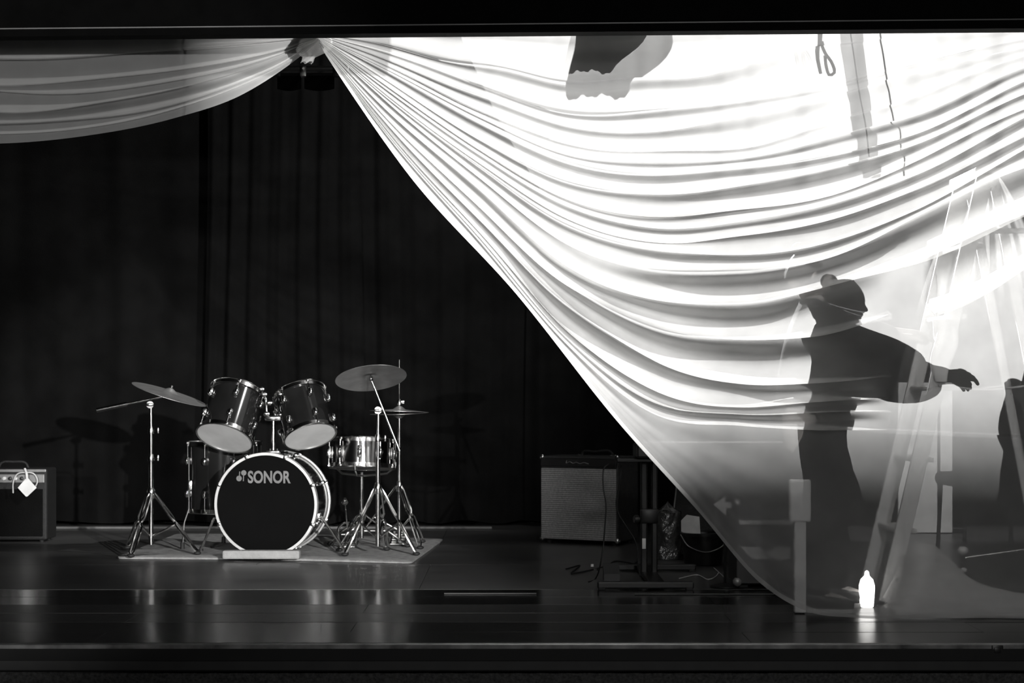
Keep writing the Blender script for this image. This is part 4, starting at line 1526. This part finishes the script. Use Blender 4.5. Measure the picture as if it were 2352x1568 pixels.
def skinned(chains, name, sub=2, root_pt=0):
    """chains: list of [(pos, rx, ry)], first vertex shared by position"""
    vs, es, rs = [], [], []
    idx = {}

    def vid(p, r):
        k = tuple(round(c, 4) for c in p)
        if k not in idx:
            idx[k] = len(vs)
            vs.append(tuple(p))
            rs.append(r)
        return idx[k]
    for ch in chains:
        ids = [vid(p, r) for p, r in ch]
        es += [(a, b) for a, b in zip(ids, ids[1:]) if a != b]
    me = bpy.data.meshes.new(name + '_skel')
    me.from_pydata(vs, es, [])
    ob = bpy.data.objects.new(name + '_skel', me)
    COL.objects.link(ob)
    md = ob.modifiers.new('skin', 'SKIN')
    md.use_smooth_shade = True
    if not me.skin_vertices:
        bpy.context.view_layer.objects.active = ob
    sl_ = me.skin_vertices[0].data
    for i, r in enumerate(rs):
        sl_[i].radius = r if isinstance(r, tuple) else (r, r)
        sl_[i].use_root = (i == root_pt)
    sb = ob.modifiers.new('sub', 'SUBSURF')
    sb.levels = sb.render_levels = sub
    bpy.context.view_layer.update()
    dg_ = bpy.context.evaluated_depsgraph_get()
    res = bpy.data.meshes.new_from_object(ob.evaluated_get(dg_))
    bpy.data.objects.remove(ob)
    bpy.data.meshes.remove(me)
    return res


def mesh_obj(me, name, m, parent, label=None):
    off = parent_off(parent)
    for v in me.vertices:
        v.co = v.co - off
    me.materials.clear()
    me.materials.append(M[m])
    me.polygons.foreach_set('use_smooth', [True] * len(me.polygons))
    o = bpy.data.objects.new(name, me)
    COL.objects.link(o)
    o.parent = parent
    if label:
        o['label'] = label
    return o


person = thing('person', (J(1905, 1390).x, PY, 0), 'person in dark loose clothes bending towards the ladder behind the drape', 'person')
pel = J(1908, 1030)
sp1 = J(1905, 960)
sp2 = J(1912, 880)
chest = J(1922, 815)
neck = J(1940, 770)
hd_b = J(1944, 742)
shn, shf = J(1925, 795, -0.125), J(1950, 790, 0.12)
eln, elf = J(2050, 842, -0.12), J(2066, 822, 0.10)
wrn, wrf = J(2122, 838, -0.02), J(2130, 826, 0.06)
hpn, hpf = J(1896, 1050, -0.085), J(1924, 1050, 0.085)
knn, knf = J(1895, 1215, -0.09), J(1938, 1212, 0.09)
ann, anf = J(1884, 1362, -0.09), J(1944, 1352, 0.09)
ton, tof = J(1950, 1384, -0.11), J(2006, 1372, 0.11)
ann.z = anf.z = 0.07
ton.z = tof.z = 0.035
body_ch = [
    [(pel, 0.085), (sp1, 0.085), (sp2, 0.09), (chest, 0.095), (neck, 0.045), (hd_b, 0.045)],
    [(chest, 0.095), (shn, 0.05), (eln, 0.036), (wrn, 0.024)],
    [(chest, 0.095), (shf, 0.05), (elf, 0.036), (wrf, 0.024)],
    [(pel, 0.085), (hpn, 0.07), (knn, 0.05), (ann, 0.035), (ton, 0.025)],
    [(pel, 0.085), (hpf, 0.07), (knf, 0.05), (anf, 0.035), (tof, 0.025)],
]
# hands: palm plus four fingers and a thumb each, half closed on the ladder rail
for w, e, sgn in ((wrn, eln, 1), (wrf, elf, -1)):
    d = (w - e).normalized()
    side = Vector((0, 1, 0)) * sgn
    side = (side - d * side.dot(d)).normalized()
    dn = d.cross(side) * (1 if d.cross(side).z < 0 else -1)
    palm = w + d * 0.045
    body_ch.append([(w, 0.024), (palm, 0.026)])
    for k, (of, ln) in enumerate(((-0.026, 0.062), (-0.009, 0.070), (0.009, 0.066), (0.026, 0.052))):
        k0 = palm + side * of * 0.7 + d * 0.012
        k1 = palm + side * of + d * 0.045
        k2 = k1 + d * ln * 0.45 + dn * 0.008
        k3 = k2 + d * ln * 0.25 + dn * ln * 0.35
        body_ch.append([(palm, 0.026), (k1, 0.0095), (k2, 0.0085), (k3, 0.007)])
    th0 = palm - d * 0.015 - side * 0.026
    body_ch.append([(palm, 0.026), (th0, 0.012), (th0 + d * 0.03 - side * 0.018 + dn * 0.01, 0.0095), (th0 + d * 0.055 - side * 0.016 + dn * 0.02, 0.008)])
bme = skinned(body_ch, 'body', 2)
# head: shaped sphere with brow, nose, lips, chin and ears, bowed towards the work
hm = MB()
HC = J(1930, 708)
fwd = Vector((0.86, 0.25, -0.42)).normalized()
upv = (Vector((0.45, 0.1, 1)) - fwd * Vector((0.45, 0.1, 1)).dot(fwd)).normalized()
HT = Matrix((fwd, upv.cross(fwd), upv)).transposed().to_4x4()
HT.translation = HC
vs, fs = [], []
NA, NB = 40, 28
for i in range(NB + 1):
    th = PI * i / NB
    for k in range(NA):
        a = 2 * PI * k / NA
        x, y, z = math.sin(th) * math.cos(a), math.sin(th) * math.sin(a), math.cos(th)
        rx = 0.092 * (1.0 if z > -0.2 else 1 - 0.12 * (-z - 0.2))
        ry = 0.072 * (1.0 if z > -0.1 else 1 - 0.35 * (-z - 0.1))
        px_, py_, pz_ = x * rx, y * ry, z * 0.108
        if x > 0.5:
            front = (x - 0.5) * 2
            px_ += 0.020 * math.exp(-(y / 0.13) ** 2 - ((z + 0.14) / 0.13) ** 2)      # nose
            px_ += 0.006 * math.exp(-(y / 0.5) ** 2 - ((z - 0.2) / 0.09) ** 2)         # brow
            px_ -= 0.008 * math.exp(-((abs(y) - 0.35) / 0.15) ** 2 - ((z - 0.03) / 0.1) ** 2)  # eye sockets
            px_ += 0.006 * math.exp(-(y / 0.25) ** 2 - ((z + 0.5) / 0.06) ** 2)        # lips
        px_ += 0.010 * math.exp(-(y / 0.35) ** 2 - ((z + 0.85) / 0.2) ** 2) * (1 if x > 0 else 0)
        vs.append((px_, py_, pz_))
for i in range(NB):
    for k in range(NA):
        k2 = (k + 1) % NA
        fs.append((i * NA + k, (i + 1) * NA + k, (i + 1) * NA + k2, i * NA + k2))
hm.add(vs, fs, HT)
for sy in (-1, 1):
    hm.sphere((-0.008, sy * 0.072, -0.008), 0.026, 12, HT, (0.7, 0.35, 1.1))
bmx = bmesh.new()
bmx.from_mesh(bme)
hv = [bmx.verts.new(v) for v in hm.v]
bmx.verts.ensure_lookup_table()
for f in hm.f:
    q = []
    for i in f:
        if hv[i] not in q:
            q.append(hv[i])
    if len(q) > 2:
        bmx.faces.new(q)
bmesh.ops.remove_doubles(bmx, verts=hv, dist=1e-5)
bmx.to_mesh(bme)
bmx.free()
mesh_obj(bme, 'body', 'skin', person)
ey = MB()
for sy in (-1, 1):
    ey.sphere((0.078, sy * 0.027, 0.006), 0.011, 10, HT)
ey.build('eyes', 'paper', person)
hr = MB()
vs, fs = [], []
for i in range(19):
    th = PI * 0.66 * i / 18
    for k in range(40):
        a = 2 * PI * k / 40
        x, y, z = math.sin(th) * math.cos(a), math.sin(th) * math.sin(a), math.cos(th)
        cut = 1.0
        lim = 0.40 if x > 0.35 else -0.75
        if z < lim:
            z = lim
        rr = 1 + 0.03 * math.sin(9 * a + 5 * th)
        vs.append((x * 0.101 * rr, y * 0.082 * rr, z * 0.120))
for i in range(18):
    for k in range(40):
        k2 = (k + 1) % 40
        fs.append((i * 40 + k, (i + 1) * 40 + k, (i + 1) * 40 + k2, i * 40 + k2))
hr.add(vs, fs, HT)
hr.sphere((-0.085, 0, 0.075), 0.036, 14, HT, (1, 1, 0.8))
hr.build('hair', 'hair', person)
jk = skinned([
    [(J(1902, 1062), (0.112, 0.098)), (sp1, (0.108, 0.098)), (sp2, (0.108, 0.1)), (chest, (0.112, 0.105)), (J(1936, 778), 0.062)],
    [(chest, (0.112, 0.105)), (shn, 0.085), (J(1986, 826, -0.12), 0.092), (eln, 0.092), (J(2088, 842, -0.06), 0.072), (J(2110, 839, -0.03), 0.05)],
    [(chest, (0.112, 0.105)), (shf, 0.08), (J(2006, 812, 0.11), 0.085), (elf, 0.085), (J(2104, 826, 0.075), 0.06), (J(2118, 826, 0.065), 0.046)],
], 'jacket', 2)
mesh_obj(jk, 'jacket', 'blackcloth', person, 'loose dark jacket')
tr = skinned([
    [(J(1905, 1000), (0.095, 0.09)), (pel, (0.1, 0.095)), (hpn, 0.088), (knn, 0.080), (J(1888, 1300, -0.09), 0.080), (Vector((ann.x, ann.y, 0.05)), 0.078)],
    [(pel, (0.1, 0.095)), (hpf, 0.088), (knf, 0.080), (J(1942, 1295, 0.09), 0.078), (Vector((anf.x, anf.y, 0.06)), 0.074)],
], 'trousers', 2)
mesh_obj(tr, 'trousers', 'blackcloth', person, 'wide dark trousers')
for a_, t_ in ((ann, ton), (anf, tof)):
    d = (t_ - a_)
    d.z = 0
    d.normalize()
    sh = MB()
    vs, fs = [], []
    prof = [(-0.055, 0.030, 0.075), (-0.03, 0.036, 0.085), (0.0, 0.036, 0.085), (0.04, 0.036, 0.062), (0.09, 0.042, 0.048), (0.125, 0.036, 0.042), (0.15, 0.016, 0.034)]
    ST2 = Matrix((d, Vector((0, 0, 1)).cross(d), Vector((0, 0, 1)))).transposed().to_4x4()
    ST2.translation = Vector((a_.x, a_.y, 0.0))
    for x, w, h in prof:
        for k in range(12):
            a = 2 * PI * k / 12
            vs.append((x, w * math.cos(a), max(0.016, 0.016 + h * (0.5 + 0.5 * math.sin(a)) ** 0.8)))
    for i in range(len(prof) - 1):
        for k in range(12):
            k2 = (k + 1) % 12
            fs.append((i * 12 + k, i * 12 + k2, (i + 1) * 12 + k2, (i + 1) * 12 + k))
    fs.append(tuple(range(12)))
    fs.append(tuple((len(prof) - 1) * 12 + k for k in range(12)))
    sh.add(vs, fs, ST2)
    so_ = sh.build('shoe', 'shoe', person)
    MB().prism([(-0.06, -0.03), (0.0, -0.036), (0.09, -0.043), (0.14, -0.028), (0.155, 0.0), (0.14, 0.028), (0.09, 0.043), (0.0, 0.036), (-0.06, 0.03)], 0.016, ST2 @ Matrix.Translation((0, 0, 0.001))).build('sole', 'sole', so_, False)
